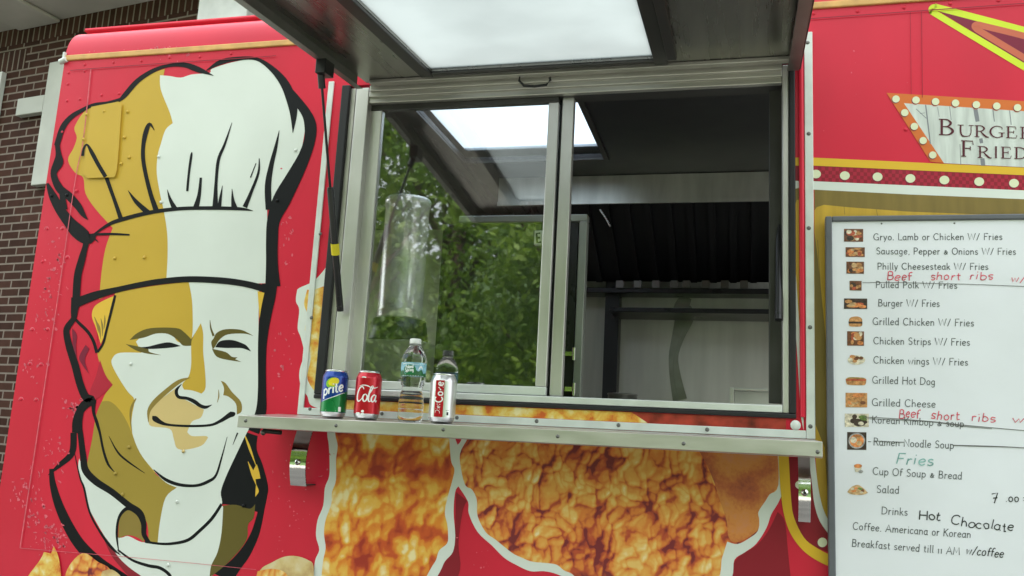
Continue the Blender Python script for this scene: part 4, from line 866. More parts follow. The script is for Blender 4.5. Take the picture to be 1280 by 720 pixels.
for i in range(60):
    for j in range(4):
        if (i + j) % 2: continue
        x = 1018 + i * 4.4; y0_ = 208 + (x - 1017) * .0459 + j * 4.55
        sh.poly([(x, y0_), (x + 4.4, y0_ + .2), (x + 4.4, y0_ + 4.7), (x, y0_ + 4.5)], WM, CHKR, sh.o)
sh.o += 2e-5
sh.P([(992, 226), (1017, 226.5), (1280, 238), (1400, 244), (1400, 255), (1280, 249), (1135, 243), (1017, 237), (992, 238)], WHT, False)
for x, y in ((1020, 217.5), (1056, 219.5), (1097, 221), (1138, 223), (1180.5, 225), (1224, 227), (1267.5, 229), (1312, 231), (1357, 233)):
    sh.E(x - .8, y + .9, 6.6, 5.8, PLUM); sh.E(x, y, 6.2, 5.4, CREAM)
# band sweeping down past the shelf end
sh.P([(994, 238), (1004, 238), (1004, 258), (1004, 440), (996, 380), (994, 330)], MUST, False); sh.P([(993.5, 236), (1003, 234), (1004, 248), (996, 250), (993.5, 258)], DMUST, False)
sh.P([(994, 330), (998, 390), (1002, 440), (1004, 490), (1004.5, 538), (1001, 520), (997, 450), (993.5, 400)], WHT, False)
sh.K(YEL, (979, 552, 13), (980, 580, 13), (982, 610, 13), (986, 640, 13), (994, 664, 13), (1008, 683, 13), (1025, 695, 13.5), (1045, 704, 14))
sh.K(WHT, (1014, 560, 7), (1017.5, 600, 8), (1021, 628, 11), (1027, 647, 12), (1036, 662, 13), (1046, 672, 14))
sh.P([(986, 572), (1011, 572), (1015, 605), (1018, 630), (1025, 652), (1040, 675), (1040, 692), (1020, 684), (1005, 672), (993, 648), (989, 625)], DRED)
for x, y, r_ in ((1028, 678, 6), (999, 606, 5)): sh.E(x - .8, y + 1, r_ + .5, r_ + .5, PLUM); sh.E(x, y, r_, r_, CREAM)
sh.build('swoosh_band_print', T)
# marquee sign
sh = Sheet(WM, .0012)
sh.P([(1108, 116), (1280, 126.5), (1400, 134), (1400, 212), (1280, 208), (1171, 203), (1163, 202)], ORNG, False)
sh.P([(1130, 129), (1280, 139), (1400, 147), (1400, 214), (1280, 209), (1180, 204)], WOODP, False)
for x, y0_, x2, y2, w_ in ((1157, 131, 1163, 180, 1.6), (1219, 135, 1222, 152, 5), (1241, 136, 1243, 152, 1.2), (1187, 133, 1189, 150, .8), (1200, 180, 1201, 206, .8), (1226, 173, 1227, 179, 4), (1228, 198, 1229, 207, 5), (1262, 138, 1264, 156, 1), (1145, 136, 1158, 148, .8), (1150, 142, 1156, 141, .6), (1172, 134, 1174, 146, .6)):
    sh.K(WOODG, (x, y0_, w_), ((x + x2) / 2, (y0_ + y2) / 2, w_ * 1.1), (x2, y2, w_))
for x, y in ((1120, 123.7), (1145, 125), (1169.5, 127), (1194.5, 128.8), (1220.5, 130.8), (1246, 132.5), (1272, 134.5), (1298, 136.4), (1324, 138), (1131, 140.8), (1143, 158), (1154, 175.7), (1166, 193.7)):
    sh.E(x - .9, y + 1, 5.2, 5, SALM); sh.E(x - .5, y + .7, 4.9, 4.7, MAROON); sh.E(x, y, 4.7, 4.5, CREAM)
ms = sh.build('marquee_sign_print', T)
def serif_text(sh, items):
    for ch, x, y, wd_, h, sl in items:                     # slab serif capitals, thick stems and thin bars
        def q(pts, m=MAROON):
            sh.poly([(x + a * wd_, y - b * h + a * wd_ * sl) for a, b in pts], WM, m, sh.o)
        def k(pts, w_, c=True): sh.ribbon([(x + a * wd_, y - b * h + a * wd_ * sl, w_ * h * (p_[0] if (p_ := r_) else 1)) for (a, b, *r_) in pts], WM, MAROON, sh.o, 5 if c else 1)
        T_ = .15 * h; Nn = .06 * h
        def rib(pts, c=True): sh.ribbon([(x + a * wd_, y - b * h + a * wd_ * sl, t) for a, b, t in pts], WM, MAROON, sh.o, 5 if c else 1)
        def stem(a): rib([(a, 0.02, T_), (a, .98, T_)], False); sh.o += 1e-5; rib([(a - .17, .02, Nn), (a + .17, .02, Nn)], False); rib([(a - .17, .98, Nn), (a + .17, .98, Nn)], False); sh.o += 1e-5
        if ch == 'B': stem(.2); rib([(.2, .98, Nn), (.55, .96, Nn * 1.3), (.74, .76, T_), (.55, .56, Nn * 1.2), (.2, .53, Nn)]); sh.o += 1e-5; rib([(.2, .53, Nn), (.62, .5, Nn * 1.3), (.86, .27, T_ * 1.1), (.62, .04, Nn * 1.3), (.2, .02, Nn)])
        if ch == 'U': rib([(.0, .98, Nn), (.38, .98, Nn)], False); rib([(.7, .98, Nn), (1, .98, Nn)], False); sh.o += 1e-5; rib([(.19, .98, T_), (.19, .4, T_), (.28, .1, T_ * .9), (.5, .02, Nn * 1.4), (.74, .1, Nn * 1.2), (.84, .4, Nn * 1.2), (.84, .98, Nn * 1.2)])
        if ch == 'R': stem(.18); rib([(.18, .98, Nn), (.5, .96, Nn * 1.3), (.68, .75, T_), (.5, .53, Nn * 1.3), (.18, .5, Nn)]); sh.o += 1e-5; rib([(.42, .5, Nn), (.66, .2, T_), (.86, .03, T_ * .8), (1.02, .02, Nn)])
        if ch == 'G': rib([(.84, .72, Nn), (.82, .9, Nn), (.5, .99, Nn * 1.2), (.2, .82, T_ * .8), (.08, .5, T_ * 1.15), (.2, .16, T_ * .8), (.52, .01, Nn * 1.2), (.84, .12, Nn * 1.4)]); sh.o += 1e-5; rib([(.84, .06, T_), (.84, .42, T_)], False); rib([(.62, .43, Nn), (1.02, .43, Nn)], False)
        if ch in 'EF': stem(.2); rib([(.2, .98, Nn), (.82, .98, Nn), (.86, .76, Nn)], False); rib([(.2, .52, Nn), (.66, .52, Nn)], False); rib([(.66, .4, Nn), (.66, .64, Nn)], False)
        if ch == 'E': sh.o += 1e-5; rib([(.2, .02, Nn), (.86, .02, Nn), (.94, .26, Nn)], False)
        if ch == 'I': stem(.5)
        if ch == 'D': stem(.18); rib([(.18, .98, Nn), (.6, .93, Nn * 1.4), (.9, .62, T_), (.88, .35, T_ * 1.05), (.6, .07, Nn * 1.4), (.18, .02, Nn)])
        sh.o += 1e-5
st = Sheet(WM, sh.o + 2e-5, 1e-5)
serif_text(st, (('B', 1173, 168.5, 21, 20, .04), ('U', 1197, 170.3, 20, 14.5, .04), ('R', 1218, 171, 18, 14.5, .04), ('G', 1236.5, 171.6, 19, 14.5, .04), ('E', 1257.5, 172.3, 14.5, 14.5, .04), ('R', 1275, 173, 18, 14.5, .04),
                ('F', 1201, 195.4, 18, 20, .04), ('R', 1222, 197, 17.5, 14.5, .04), ('I', 1241, 197.4, 8, 14.5, .04), ('E', 1251, 197.8, 14, 14.5, .04), ('D', 1267.5, 198.3, 18, 14.5, .04)))
st.build('lettering', ms)

# wheels and undercarriage
TYRE = mat('tyre', (.02, .02, .02), rough=.85); 
for x in (-1.35, 2.5):
    mb = MB(); n_ = 32
    pr_ = [(.22, -.11), (.34, -.12), (.39, -.09), (.40, 0), (.39, .09), (.34, .12), (.22, .11)]
    vs_ = [(x + r_ * math.cos(2 * math.pi * k / n_), .2 + d, .40 + r_ * math.sin(2 * math.pi * k / n_)) for r_, d in pr_ for k in range(n_)]
    mb.add(vs_, [(i * n_ + k, i * n_ + (k + 1) % n_, (i + 1) * n_ + (k + 1) % n_, (i + 1) * n_ + k) for i in range(6) for k in range(n_)], TYRE, True); wh = mb.build('wheel', T)
    mb = MB(); mb.dome((x, .16, .40), .215, .05, STEEL, 24); mb.build('rim', wh)
mb = MB(); mb.box(-2, 3.2, .4, 1.8, .36, .43, DKTRIM); mb.build('chassis', T)

# ================================================================== menu board
BD_ = -.034; bl, bt = P(1033, 400, BD_), P(1150, 268.5, BD_).z
BX0, BX1, BZ0 = P(1033.5, 450, BD_).x, .98, .98
mbd = empty('menu_board', (BX0, -.03, BZ0), 'white menu board in a grey frame right of the serving window, with marker notes', 'menu board')
FRM = mat('grey board frame', (.115, .122, .135), rough=.45, var=.06, scale=20)
PAP = mat('laminated paper', (.775, .795, .835), rough=.22, var=.04, scale=2.5, bump=.4, bscale=5, coat=.4)
fw = P(1042, 450, BD_).x - BX0
mb = MB(); mb.box(BX0, BX0 + fw, BD_, -.012, BZ0, bt, FRM); mb.box(BX1 - fw, BX1, BD_, -.012, BZ0, bt, FRM); mb.box(BX0 + fw, BX1 - fw, BD_, -.012, bt - fw * .86, bt, FRM); mb.box(BX0 + fw, BX1 - fw, BD_, -.012, BZ0, BZ0 + fw, FRM); mb.build('frame', mbd, .003)
BP = BD_ + .006
mb = MB(); mb.box(BX0 + fw + .0003, BX1 - fw - .0003, BP, -.014, BZ0 + fw + .0003, bt - fw * .86 - .0003, PAP); mb.build('panel', mbd)
BM = wall_map(BP)
TXT = mat('printed text ink', (.085, .095, .10), rough=.4, var=0); MK = mat('black marker', (.02, .022, .025), rough=.3, var=.2, scale=90)
MRED = mat('red marker', (.66, .10, .15), rough=.3, var=.15, scale=90); MGRN = mat('faded green marker', (.22, .42, .40), rough=.4, var=.25, scale=60); SCRIB = mat('grey pen line', (.12, .12, .12), rough=.4, var=.2)
sh = Sheet(BM, .0006, 1e-5)
for t, x0, y0, x1, y1, h in (
    ('Gryo. Lamb or Chicken W/ Fries', 1092, 300, 1253, 299.7, 8), ('Sausage, Pepper & Onions W/ Fries', 1095.5, 317.6, 1270, 318.2, 8), ('Philly Cheesesteak W/ Fries', 1097, 336.7, 1235.5, 337, 8), ('Pulled Polk W/ Fries', 1095, 359.6, 1196.5, 360.6, 8),
    ('Burger W/ Fries', 1098, 382.6, 1174.5, 383.4, 8.4), ('Grilled Chicken W/ Fries', 1091, 405.7, 1217.5, 407.7, 8.6), ('Chicken Strips W/ Fries', 1092, 430, 1212.5, 431.9, 8.6), ('Chicken wings W/ Fries', 1092, 454, 1210, 456.8, 8.6), ('Grilled Hot Dog', 1090.5, 479, 1169, 481.2, 8.8), ('Grilled Cheese', 1090, 507, 1169.5, 509.4, 9),
    ('Korean Kimbop & soup', 1090, 528.6, 1205, 533.8, 8.6), ('Ramen Noodle Soup', 1092, 556.3, 1192.5, 560.8, 9), ('Cup Of Soup & Bread', 1091, 593, 1202.5, 599.2, 9), ('Salad', 1096, 615.7, 1124, 616.9, 9), ('Drinks', 1102, 642.5, 1134.5, 644.4, 9), ('Coffee. Americana or Korean', 1066, 661.7, 1213.5, 672.4, 9), ('Breakfast served till 11 AM', 1065, 683, 1199.5, 693.4, 9)):
    pen(sh, t, x0, y0, x1, y1, h, .95, TXT, serif=.07)
sh.K(TXT, (1085, 552, .9), (1089, 552.2, .9))
sh.build('printed_text', mbd)
sh = Sheet(BM, .0009, 1e-5)
for t, x0, y0, x1, y1, h, w_ in (('Beef', 1109, 350, 1139, 350.3, 10.5, 1.3), ('short', 1163, 350, 1200, 349.6, 10, 1.2), ('ribs', 1212, 349.5, 1242, 349.5, 10, 1.2), ('w/', 1263, 353, 1282, 353, 9, 1.1), ('Beef', 1124, 522, 1149, 523, 11, 1.3), ('short', 1164, 524, 1199, 525, 11, 1.3), ('ribs', 1214, 527, 1244, 528, 10.5, 1.2), ('w', 1265, 528, 1279, 528.5, 9, 1.2)):
    sh = Sheet(BM, .0009, 1e-5); pen(sh, t, x0, y0, x1, y1, h, w_, MRED, jit=.22, slant=.08); sh.build('red_handwriting', mbd)
sh = Sheet(BM, .0009, 1e-5); pen(sh, 'Fries', 1120, 580, 1166.5, 581.5, 13, 1.5, MGRN, jit=.08, slant=.14); sh.build('green_handwriting', mbd)
sh = Sheet(BM, .0009, 1e-5)
pen(sh, 'Hot', 1149, 649.5, 1175, 651.5, 11.5, 1.45, MK, jit=.22); sh.build('black_handwriting', mbd); sh = Sheet(BM, .0009, 1e-5); pen(sh, 'Chocolate', 1189, 655, 1267, 665, 11.5, 1.3, MK, jit=.26); sh.build('black_handwriting', mbd); sh = Sheet(BM, .0009, 1e-5); pen(sh, '7', 1240, 629, 1249, 628.5, 12.5, 1.4, MK); pen(sh, '.00', 1257, 627, 1274, 627, 10, 1.2, MK, jit=.05); pen(sh, ':', 1278, 626.5, 1281, 626.5, 9, 1.3, MK); sh.build('black_handwriting', mbd); sh = Sheet(BM, .0009, 1e-5)
pen(sh, 'w/coffee', 1207, 692.5, 1254, 697, 10.5, 1.2, MK, jit=.08, slant=.15)
sh.build('black_handwriting', mbd)
sh = Sheet(BM, .0012, 1e-5)
sh.K(SCRIB, (1078, 353.3, .6), (1110, 353, .7), (1155, 354, .7), (1210, 355.3, .7), (1295, 358.6, .7)); sh.K(SCRIB, (1080, 521.3, .8), (1120, 523.4, .8), (1170, 527.4, .8), (1205, 531.5, 1), (1295, 539.5, .7)); sh.K(SCRIB, (1083, 523.3, .6), (1160, 527, .6), (1206, 533, .7), (1240, 536, .6))
sh.K(SCRIB, (1092, 551, .9), (1110, 552.2, .9), (1130, 552.8, .9)); sh.K(SCRIB, (1191, 556.6, 1.2), (1225, 557.6, 1.6), (1262, 558.8, 1.2), (1295, 561, .8)); sh.build('crossing_out', mbd)
FC = {k: mat('food print ' + k, c, rough=.35, var=.35, scale=160, coat=.2) for k, c in dict(brown=(.16, .06, .03), bun=(.50, .24, .09), tan=(.55, .36, .18), red=(.40, .08, .04), dark=(.05, .03, .025), cream=(.62, .55, .42), green=(.13, .2, .05), orange=(.62, .22, .07), grey=(.34, .34, .33)).items()}
r3 = random.Random(5)
def photo(x0, y0, x1, y1, bg, cols, n_=9):
    sh = Sheet(BM, .0007, 1e-5)
    if bg: sh.P([(x0, y0), (x1, y0 + .2), (x1, y1 + .2), (x0, y1)], FC[bg], False)
    w_, h_ = x1 - x0, y1 - y0
    for i in range(n_):
        a = r3.uniform(-1, 1); b = r3.uniform(-1, 1)
        if not bg and a * a + b * b > .55: a *= .5; b *= .5
        rx, ry = w_ * r3.uniform(.1, .24), h_ * r3.uniform(.1, .22)
        sh.E((x0 + x1) / 2 + a * (w_ / 2 - rx) * .95, (y0 + y1) / 2 + b * (h_ / 2 - ry) * .95, rx, ry, FC[cols[i % len(cols)]], 10)
    sh.build('food_photo', mbd)
photo(1055, 286, 1079, 302, 'brown', ['bun', 'cream', 'red', 'tan', 'dark'], 12); photo(1057, 309, 1081, 321, 'brown', ['red', 'orange', 'bun', 'tan'], 12); photo(1058, 327, 1080, 342, 'brown', ['bun', 'tan', 'dark', 'orange'], 10); photo(1062, 351, 1077, 363, 'brown', ['bun', 'dark', 'red'], 7)
photo(1055, 373, 1084, 386, 'dark', ['bun', 'tan', 'red', 'orange'], 10)
sh = Sheet(BM, .0007, 1e-5); sh.P([(1061, 402), (1062, 398), (1066, 396), (1072, 395.6), (1077, 398), (1078, 402)], FC['bun']); sh.P([(1060.5, 402), (1078, 402), (1078, 404.5), (1061, 404.5)], FC['dark'], False); sh.P([(1061, 404.5), (1078, 404.5), (1076, 408), (1063, 408)], FC['bun']); sh.build('food_photo', mbd)
photo(1059, 414, 1080, 432, 'brown', ['red', 'orange', 'cream', 'bun'], 12)
sh = Sheet(BM, .0007, 1e-5); sh.E(1070.5, 450, 11, 6, FC['cream'])
for i in range(8): sh.E(1070 + r3.uniform(-7, 7), 449 + r3.uniform(-3.5, 3.5), 3, 2, FC[r3.choice(['red', 'bun', 'brown', 'orange'])], 9)
sh.build('food_photo', mbd)
sh = Sheet(BM, .0007, 1e-5); sh.P([(1057, 474), (1062, 471.5), (1078, 472), (1083, 474), (1082, 480), (1078, 481.5), (1061, 481), (1058, 479)], FC['bun']); sh.K(FC['red'], (1058, 475, 2), (1070, 474.6, 3), (1082, 475.2, 2)); sh.K(FC['green'], (1060, 473, .8), (1066, 472.2, 1), (1072, 473, .8), (1080, 472.6, .8)); sh.build('food_photo', mbd)
photo(1057, 491, 1084, 509, 'bun', ['orange', 'brown', 'tan', 'bun'], 9); photo(1056, 517, 1086, 533.5, 'cream', ['dark', 'green', 'cream', 'dark', 'cream'], 16)
sh = Sheet(BM, .0007, 1e-5); sh.P([(1059, 540), (1083, 540.4), (1083, 562.4), (1059, 562)], FC['dark'], False); sh.E(1071, 551, 10.5, 10, FC['grey']); sh.E(1071, 551, 8.8, 8.2, FC['orange']); sh.E(1067, 550, 4, 4, FC['cream']); sh.E(1074, 554, 3.4, 3, FC['tan']); sh.E(1073, 547, 3, 2, FC['bun']); sh.build('food_photo', mbd)
sh = Sheet(BM, .0007, 1e-5); sh.P([(1067.5, 581), (1077.5, 581), (1076, 590), (1069, 590)], FC['cream']); sh.E(1072.5, 582.5, 5, 2.6, FC['orange']); sh.E(1076, 589.5, 3, 2, FC['grey']); sh.build('food_photo', mbd)
sh = Sheet(BM, .0007, 1e-5); sh.P([(1059, 615), (1064, 609), (1072, 606), (1079, 610), (1085, 616), (1078, 618.5), (1065, 618)], FC['tan'])
for i in range(9): sh.E(1072 + r3.uniform(-8, 8), 613 + r3.uniform(-3, 3.5), 2.4, 1.4, FC[r3.choice(['green', 'brown', 'orange', 'cream'])], 8)
sh.build('food_photo', mbd)
mb = MB()
for x, y in ((1193, 279), (1102, 279.5)): p = P(x, y, BP); mb = MB(); mb.dome((p.x, BP + .0002, p.z), .0022, .002, SCREW, 8); mb.build('pin', mbd)

# ================================================================== drinks on the shelf
def shelf_z(y): return 1.5385 + (y + .2) / .196 * .0115
def cyl_map(c, r_):
    tow = (CAM - Vector(c)); tow.z = 0; tow.normalize(); rt = Vector((-tow.y, tow.x, 0))
    def f(u, v, off, rr=None):
        a = u / r_; return Vector(c) + (rt * math.sin(a) + tow * math.cos(a)) * ((rr(v) if rr else r_) + off) + Vector((0, 0, v))
    return f
CANAL = mat('can aluminium', (.72, .73, .74), rough=.25, metal=1, var=.03)
def can(px, py, yd, label, base_m, deco, tint_top=None):
    p = P(px, py, yd); c = (p.x, yd, shelf_z(yd)); r_ = .033
    e_ = empty('soda_can', c, label, 'can')
    mb = MB(); mb.lathe([(.0255, .0015), (.0262, .0), (.0285, .003), (.0318, .009), (.033, .013)], c, CANAL)
    mb.lathe([(.033, .013), (.0331, .02), (.0331, .098), (.033, .102)], c, base_m); mb.lathe([(.033, .102), (.0322, .106), (.0295, .112), (.0272, .1165)], c, tint_top or base_m)
    o_ = mb.build('body', e_)
    mb = MB(); mb.lathe([(.0272, .1165), (.0278, .119), (.0272, .1208), (.0258, .1205), (.0252, .1175), (.0, .1175)], c, CANAL); ld = mb.build('lid', e_)
    mb = MB(); mb.hexa([(c[0] - .006, c[1] - .012, c[2] + .1185), (c[0] + .006, c[1] - .012, c[2] + .1185), (c[0] + .007, c[1] + .01, c[2] + .1185), (c[0] - .007, c[1] + .01, c[2] + .1185)], [(c[0] - .006, c[1] - .012, c[2] + .1198), (c[0] + .006, c[1] - .012, c[2] + .1198), (c[0] + .007, c[1] + .01, c[2] + .1198), (c[0] - .007, c[1] + .01, c[2] + .1198)], CANAL); mb.build('pull_tab', ld)
    fm = cyl_map(c, .0331); deco(e_, fm)
CANM = dict(rough=.28, metal=.35, var=.03, coat=.3)
CB = mat('blue can lacquer', (.006, .05, .30), **CANM); CG = mat('green can lacquer', (.005, .20, .05), **CANM); CR = mat('red can lacquer', (.52, .006, .02), **CANM); CW = mat('white can ink', (.82, .84, .82), rough=.35, var=.02)
CY = mat('lemon can ink', (.75, .62, .03), rough=.3); CLG = mat('lime can ink', (.25, .52, .03), rough=.3); CS = mat('silver can lacquer', (.66, .67, .66), rough=.3, metal=.85, var=.03)
K_ = .00049
def grid_patch(sh, fm, u0, u1, vlo, vhi, m, n_=16):
    vs_ = []
    for i in range(n_ + 1):
        u = u0 + (u1 - u0) * i / n_; lo = vlo(u); hi = vhi(u)
        for j in range(5): vs_.append(fm(u, lo + (hi - lo) * j / 4, sh.o))
    sh.add(vs_, [(i * 5 + j, i * 5 + 5 + j, i * 5 + 6 + j, i * 5 + 1 + j) for i in range(n_) for j in range(4)], m, True); sh.o += 2e-5
def deco_green(e_, fm):
    sh = Sheet(fm, .00008, 2e-5)
    grid_patch(sh, fm, -.1, .1, lambda u: .0135, lambda u: .0525 + .33 * u + .003 * math.sin(u * 60) if abs(u) < .06 else .054, CG, 60)
    def z(x, y): return ((x - 390) * K_, (630 - y) * K_)
    c_ = z(372, 452); ring_patch(sh, fm, c_[0], c_[1], .0175, .0125, CLG, rot=.35); sh.o += 4e-5; c_ = z(380, 447); ring_patch(sh, fm, c_[0], c_[1], .0145, .0098, CY, rot=.35)
    for m, dw in ((CB, .0024), (CW, 0)):
        sh.o += 4e-5
        pen(sh, 'prite', -.0315, .0535, .0225, .0685, .0245, .0042 + dw, m, slant=.18, up=(-.22, 1), track=.06)
    sh.K(CW, (-.034, .0395, .0006), (-.02, .0445, .0014), (0, .0525, .0016), (.02, .0615, .0014), (.03, .063, .0005))
    sh.P([(.0125, .010 + .005), (.020, .015), (.020, .027), (.0125, .027)], CW, False); sh.K(CW, (-.02, .017, .002), (.006, .0165, .002)); sh.build('can_print', e_)
def deco_red(e_, fm):
    sh = Sheet(fm, .00008, 2e-5)
    def s_(*pts): sh.K(CW, *[((x - 556) * K_, (632 - y) * K_, w_ * K_ * 1.12) for x, y, w_ in pts])
    s_((533, 482, 3), (526, 470, 5), (512, 472, 6), (500, 492, 8), (494, 515, 9), (497, 536, 8), (508, 544, 6), (521, 534, 4), (530, 520, 3))
    s_((505, 466, 1.5), (525, 461, 4), (548, 463, 5), (572, 472, 4), (592, 472, 4), (610, 465, 1.5))
    s_((546, 506, 4), (534, 512, 7), (530, 528, 8), (537, 543, 6), (548, 538, 6), (553, 522, 7), (547, 507, 4)); s_((553, 518, 3), (566, 498, 5), (577, 476, 6), (579, 464, 4), (571, 466, 4), (564, 490, 7), (559, 522, 8), (562, 542, 6), (572, 540, 3), (578, 528, 2))
    s_((598, 512, 4), (588, 508, 5), (577, 520, 7), (575, 536, 7), (583, 544, 5), (593, 532, 5), (600, 510, 6), (596, 534, 7), (601, 543, 4), (608, 534, 2))
    s_((527, 596, 6), (534, 594, 12), (541, 597, 8)); s_((528, 612, 16), (542, 612, 16)); s_((497, 606, 9), (508, 606, 10), (519, 606, 9)); s_((516, 420, 5), (528, 419, 6), (540, 421, 5)); sh.build('can_print', e_)
def deco_silver(e_, fm):
    sh = Sheet(fm, .00008, 2e-5); u = lambda x: (x - 932) * K_
    grid_patch(sh, fm, u(890), u(936), lambda q: .0135, lambda q: .103, CR, 10)
    sh.o += 6e-5
    pen(sh, 'Coke', u(930), (650 - 550) * K_, u(930), (650 - 447) * K_, .0195, .0031, CW, up=(-1, 0), track=.10)
    pen(sh, 'Diet', u(920), (650 - 606) * K_, u(920), (650 - 558) * K_, .0115, .0012, CW, up=(-1, 0), slant=.15)
    sh.P([(u(955), .018), (u(966), .018), (u(966), .026), (u(955), .026)], BLK, False); sh.K(BLK, (u(950), .03, .001), (u(968), .0305, .001)); sh.build('can_print', e_)
can(416, 517, -.105, 'green and blue soda can with a lemon mark, leftmost drink on the steel shelf', CB, deco_green)
can(458, 518, -.105, 'red soda can with white script, between the green can and the water bottle', CR, deco_red)
can(552, 522, -.105, 'silver soda can with a red upright stripe, rightmost drink on the shelf', CS, deco_silver)
# water bottle
yd = -.10; p = P(512.5, 523, yd); c = (p.x, yd, shelf_z(yd)); KB = .000495
bot = empty('water_bottle', c, 'clear plastic water bottle with white cap and green label, standing on the shelf', 'bottle')
PET = mat('water filled plastic', (.96, .98, .97), rough=.015, var=0, trans=1.0, ior=1.33, bump=.15, bscale=25)
prof = [(0, .003), (.018, .002), (.028, .0), (.0315, .006), (.0322, .016)]
for k in range(24):                                      # ribbed lower half with a waist
    z_ = .018 + k * .0036; env = .0322 - .0052 * math.exp(-((z_ - .079) / .016) ** 2); prof.append((env - (.0012 if k % 3 == 1 else 0), z_))
prof += [(.0318, .106), (.0312, .110), (.0312, .148), (.0322, .151), (.0318, .156), (.029, .166), (.024, .176), (.0185, .184), (.0148, .189), (.0138, .192), (.0165, .1935), (.0165, .195), (.0132, .196), (.0132, .199)]
mb = MB(); mb.lathe(prof + [(0, .199)], c, PET, 48); mb.build('body', bot)
mb = MB(); mb.lathe([(.0, .1945), (.0145, .1945), (.0148, .1955), (.0146, .2065), (.0135, .208), (0, .208)], c, mat('white cap', (.78, .8, .78), rough=.4), 36); mb.build('cap', bot)
LB = mat('label sky', (.26, .52, .64), rough=.35, var=.3, scale=60); LG = mat('label green', (.012, .13, .035), rough=.35, var=.35, scale=90); LGo = mat('label oval', (.012, .17, .06), rough=.35); LWH = mat('label white', (.8, .84, .84), rough=.35)
fm = cyl_map(c, .0318); sh = Sheet(fm, .0002, 3e-5)
grid_patch(sh, fm, -.0995, .0995, lambda u: .112, lambda u: .146, LB, 48)
grid_patch(sh, fm, -.0995, .0995, lambda u: .112, lambda u: .1225 + .004 * math.sin(u * 110) + .003 * math.sin(u * 370), LG, 90)
sh.K(LWH, (-.032, .141, .002), (-.015, .143, .0016), (.005, .141, .001), (.032, .144, .002)); sh.K(LWH, (.012, .126, .0004), (.019, .136, .005), (.026, .128, .0006)); sh.K(LWH, (-.03, .1125, .0012), (0, .1125, .0012), (.03, .1125, .0012))
sh.o += 1e-4; ring_patch(sh, fm, -.0105, .1275, .0165, .0125, LGo); sh.o += 1e-4
pen(sh, 'Poland', -.0205, .1295, -.0005, .1315, .0088, .0016, LWH, up=(-.1, 1)); pen(sh, 'Spring', -.0215, .1215, .0005, .1235, .0082, .0016, LWH, up=(-.1, 1))
sh.build('label', bot)

# ================================================================== things inside the kitchen
d = .60
cB = P(495, 424, d); bx0, bx1 = P(450, 450, d).x, P(538, 450, d).x
mb = MB(); BEI = mat('beige enamel', (.40, .41, .33), rough=.5, var=.05); mb.box(bx0, bx1, d - .1, d + .16, 1.5302, P(500, 424, d - .1).z, BEI); bxo = mb.build('warming_cabinet', None, .006)
tag(bxo, 'beige metal box on the counter behind the sliding glass, under the steel canister', 'cabinet')
zt = P(500, 424, d - .1).z + .0006
cx = P(503, 400, d).x; e_ = empty('steel_canister', (cx, d, zt), 'tall polished steel canister on a dark base, behind the left sliding glass', 'canister')
rr = (P(530, 350, d).x - P(478, 350, d).x) / 2; zc0 = P(503, 401, d).z; zc1 = P(503, 250, d).z; cx = P(503, 350, d).x
mb = MB(); mb.lathe([(0, zc0 - zt + .002), (rr * .98, zc0 - zt + .002), (rr, zc0 - zt + .01), (rr, (zc0 - zt) + .03), (rr * 1.015, (zc0 - zt) + .033), (rr, (zc0 - zt) + .036), (rr, zc1 - zt - .03), (rr * 1.05, zc1 - zt - .028), (rr * 1.06, zc1 - zt - .006), (rr * 1.02, zc1 - zt), (rr * .98, zc1 - zt - .004), (rr * .96, zc1 - zt - .05), (0, zc1 - zt - .05)], (cx, d, zt), mat('bright steel', (.93, .93, .89), rough=.24, metal=.42, var=.05, scale=6, stretch=(12, 12, .4)), 48); mb.build('body', e_)
mb = MB(); mb.lathe([(0, 0), (rr * 1.35, 0), (rr * 1.35, .006), (rr * 1.2, (zc0 - zt)), (0, zc0 - zt)], (cx, d, zt), mat('dark base', (.03, .034, .032), rough=.3, metal=.3), 40); mb.build('base', e_)
fmc = cyl_map((cx, d, zt), rr); sh = Sheet(fmc, .0006); grid_patch(sh, fmc, -.055, -.02, lambda u: zc0 - zt + .03, lambda u: zc0 - zt + .065, mat('paper sticker', (.5, .5, .47), rough=.6, var=.15, scale=200), 6); sh.build('sticker', e_)
d = .3; a, b = P(912, 484, d), P(985, 506, d)
mb = MB(); TR = mat('steel tray', (.55, .58, .55), rough=.4, metal=.4, var=.08); th = .012
mb.box(a.x, b.x + .1, d, d + .25, b.z - .06, b.z - .05, TR); mb.box(a.x, a.x + th, d, d + .25, b.z - .05, a.z, TR); mb.box(a.x + th, b.x + .1, d, d + .25, a.z - th * .6, a.z, TR); mb.box(b.x + .1 - th, b.x + .1, d, d + .25, b.z - .05, a.z - th * .6, TR); mb.box(a.x + th, b.x + .1 - th, d + .03, d + .035, b.z - .05, a.z - th * .6, mat('pale plastic bin', (.50, .55, .52), rough=.5, var=.06))
tag(mb.build('metal_bin', None, .002), 'pale metal bin at the right end of the window opening', 'bin')
d = .55; p = P(778, 497, d); rr = .045
mb = MB(); mb.lathe([(0, -.05), (rr * .95, -.05), (rr, -.045), (rr, .006), (rr * 1.06, .009), (rr * 1.03, .012), (rr * .95, .008), (rr * .93, -.04), (0, -.042)], p, mat('dull tin', (.2, .2, .18), rough=.4, metal=.8), 36); tag(mb.build('round_pan', None), 'small dull metal pan on the counter below the dark corner post', 'pan')
mb = MB(); mb.box(p.x - .1, p.x + .15, d - .1, d + .15, 1.5302, p.z - .0505, mat('dark block', (.05, .05, .05), rough=.5)); tag(mb.build('griddle_block', None, .004), 'dark flat block on the kitchen counter under the round pan', 'block')

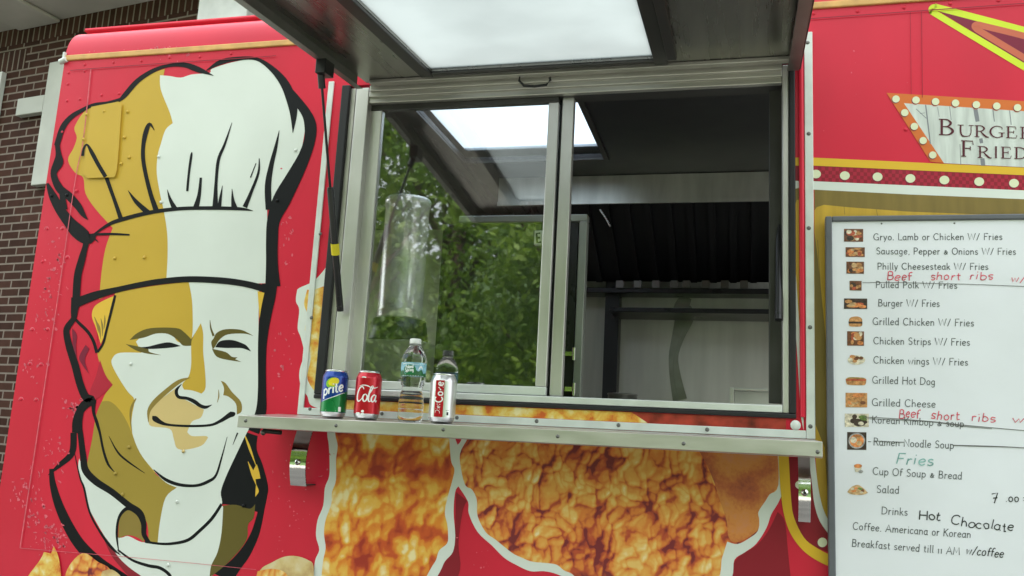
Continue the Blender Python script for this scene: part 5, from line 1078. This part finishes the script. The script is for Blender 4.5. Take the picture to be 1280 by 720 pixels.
# ================================================================== trees across the road (seen in the glass)
LEAF = []  # sun and shade put into the leaf colours, mixed at random over clumps
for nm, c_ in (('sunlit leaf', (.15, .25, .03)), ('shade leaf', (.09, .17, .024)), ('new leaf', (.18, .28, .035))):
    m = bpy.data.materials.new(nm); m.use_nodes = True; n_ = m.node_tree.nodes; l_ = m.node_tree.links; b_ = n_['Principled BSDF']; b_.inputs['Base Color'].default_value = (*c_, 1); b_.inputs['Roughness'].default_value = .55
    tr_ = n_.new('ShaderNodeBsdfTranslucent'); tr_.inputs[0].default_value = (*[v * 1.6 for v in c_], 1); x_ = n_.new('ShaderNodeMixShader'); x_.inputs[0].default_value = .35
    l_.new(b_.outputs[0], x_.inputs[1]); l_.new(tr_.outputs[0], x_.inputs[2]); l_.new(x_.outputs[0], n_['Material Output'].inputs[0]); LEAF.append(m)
BARK = mat('bark', (.10, .075, .05), rough=.9, var=.3, scale=12, bump=.6, bscale=18)
def tree_mesh(seed, H, R):
    r_ = random.Random(seed); tk = MB(); cr_ = MB(); cr_.keep = True
    tk.tube([(0, 0, 0), (.05, .03, H * .25), (-.05, .05, H * .5), (.02, 0, H * .85)], [.26, .2, .15, .04], BARK, 10)
    cl = []
    for k in range(112):
        th_ = r_.uniform(0, 6.28); zz = r_.uniform(.06, 1); rad = R * math.sqrt(max(0.05, 1 - ((zz - .5) / .55) ** 2)) * r_.uniform(.45, 1.05)
        cl.append(Vector((rad * math.cos(th_), rad * math.sin(th_), H * zz)))
    for k in range(14):
        c_ = cl[k * 3]; tk.tube([(0, 0, max(.8, c_.z * .55)), (c_.x * .5, c_.y * .5, c_.z * .8), tuple(c_)], [.09, .055, .02], BARK, 6)
    for c_ in cl:
        mi = r_.choice([0, 0, 1, 1, 2]); s_ = r_.uniform(.55, .95)
        for q in range(75):
            v = Vector((r_.gauss(0, 1), r_.gauss(0, 1), r_.gauss(0, .7))) * s_ * .5 + c_; a = Vector((r_.gauss(0, 1), r_.gauss(0, 1), r_.gauss(0, 1))).normalized(); b = a.cross(Vector((r_.gauss(0, 1), r_.gauss(0, 1), r_.gauss(0, 1)))).normalized(); L = r_.uniform(.07, .13)
            cr_.add([v - a * L, v + b * L * .5, v + a * L, v - b * L * .5], [(0, 1, 2, 3)], LEAF[mi] if r_.random() < .8 else LEAF[r_.randrange(3)])
    return tk, cr_
GR = 'leafy trees across the road, mirrored in the window glass'; protos = []
for sd_ in (1, 2):
    e_ = empty('leafy_tree', (0, 0, 0)); tk, cr_ = tree_mesh(sd_, 9.0, 2.6); tk.build('trunk', e_); cr_.build('crown', e_); protos.append(e_)
spots = [(-10.6, -13.5, 1.0), (-2.0, -11.6, .85), (-14.2, -27, 1.9), (-10.6, -28.5, 2.0), (-2.6, -13.4, .95), (.4, -14.5, 1.0), (3.6, -13.2, .9), (-13.8, -14.5, 1.08), (-17.5, -29, 1.9), (-6.6, -29, 1.9), (-3.6, -17.5, 1.15), (-9.4, -17.2, 1.25), (7.2, -14, 1.0)]
for i, (x, y, s_) in enumerate(spots):
    src = protos[i % 2]
    if i < 2: o_ = src
    else:
        o_ = src.copy(); col.objects.link(o_)
        for ch in [c_ for c_ in src.children]:
            d_ = ch.copy(); col.objects.link(d_); d_.parent = o_
    o_.location = (x, y, .088); o_.rotation_euler = (0, 0, i * 1.3); o_.scale = (s_, s_, s_)
    tag(o_, 'leafy green tree across the road, seen as a reflection in the sliding glass', 'tree', GR)
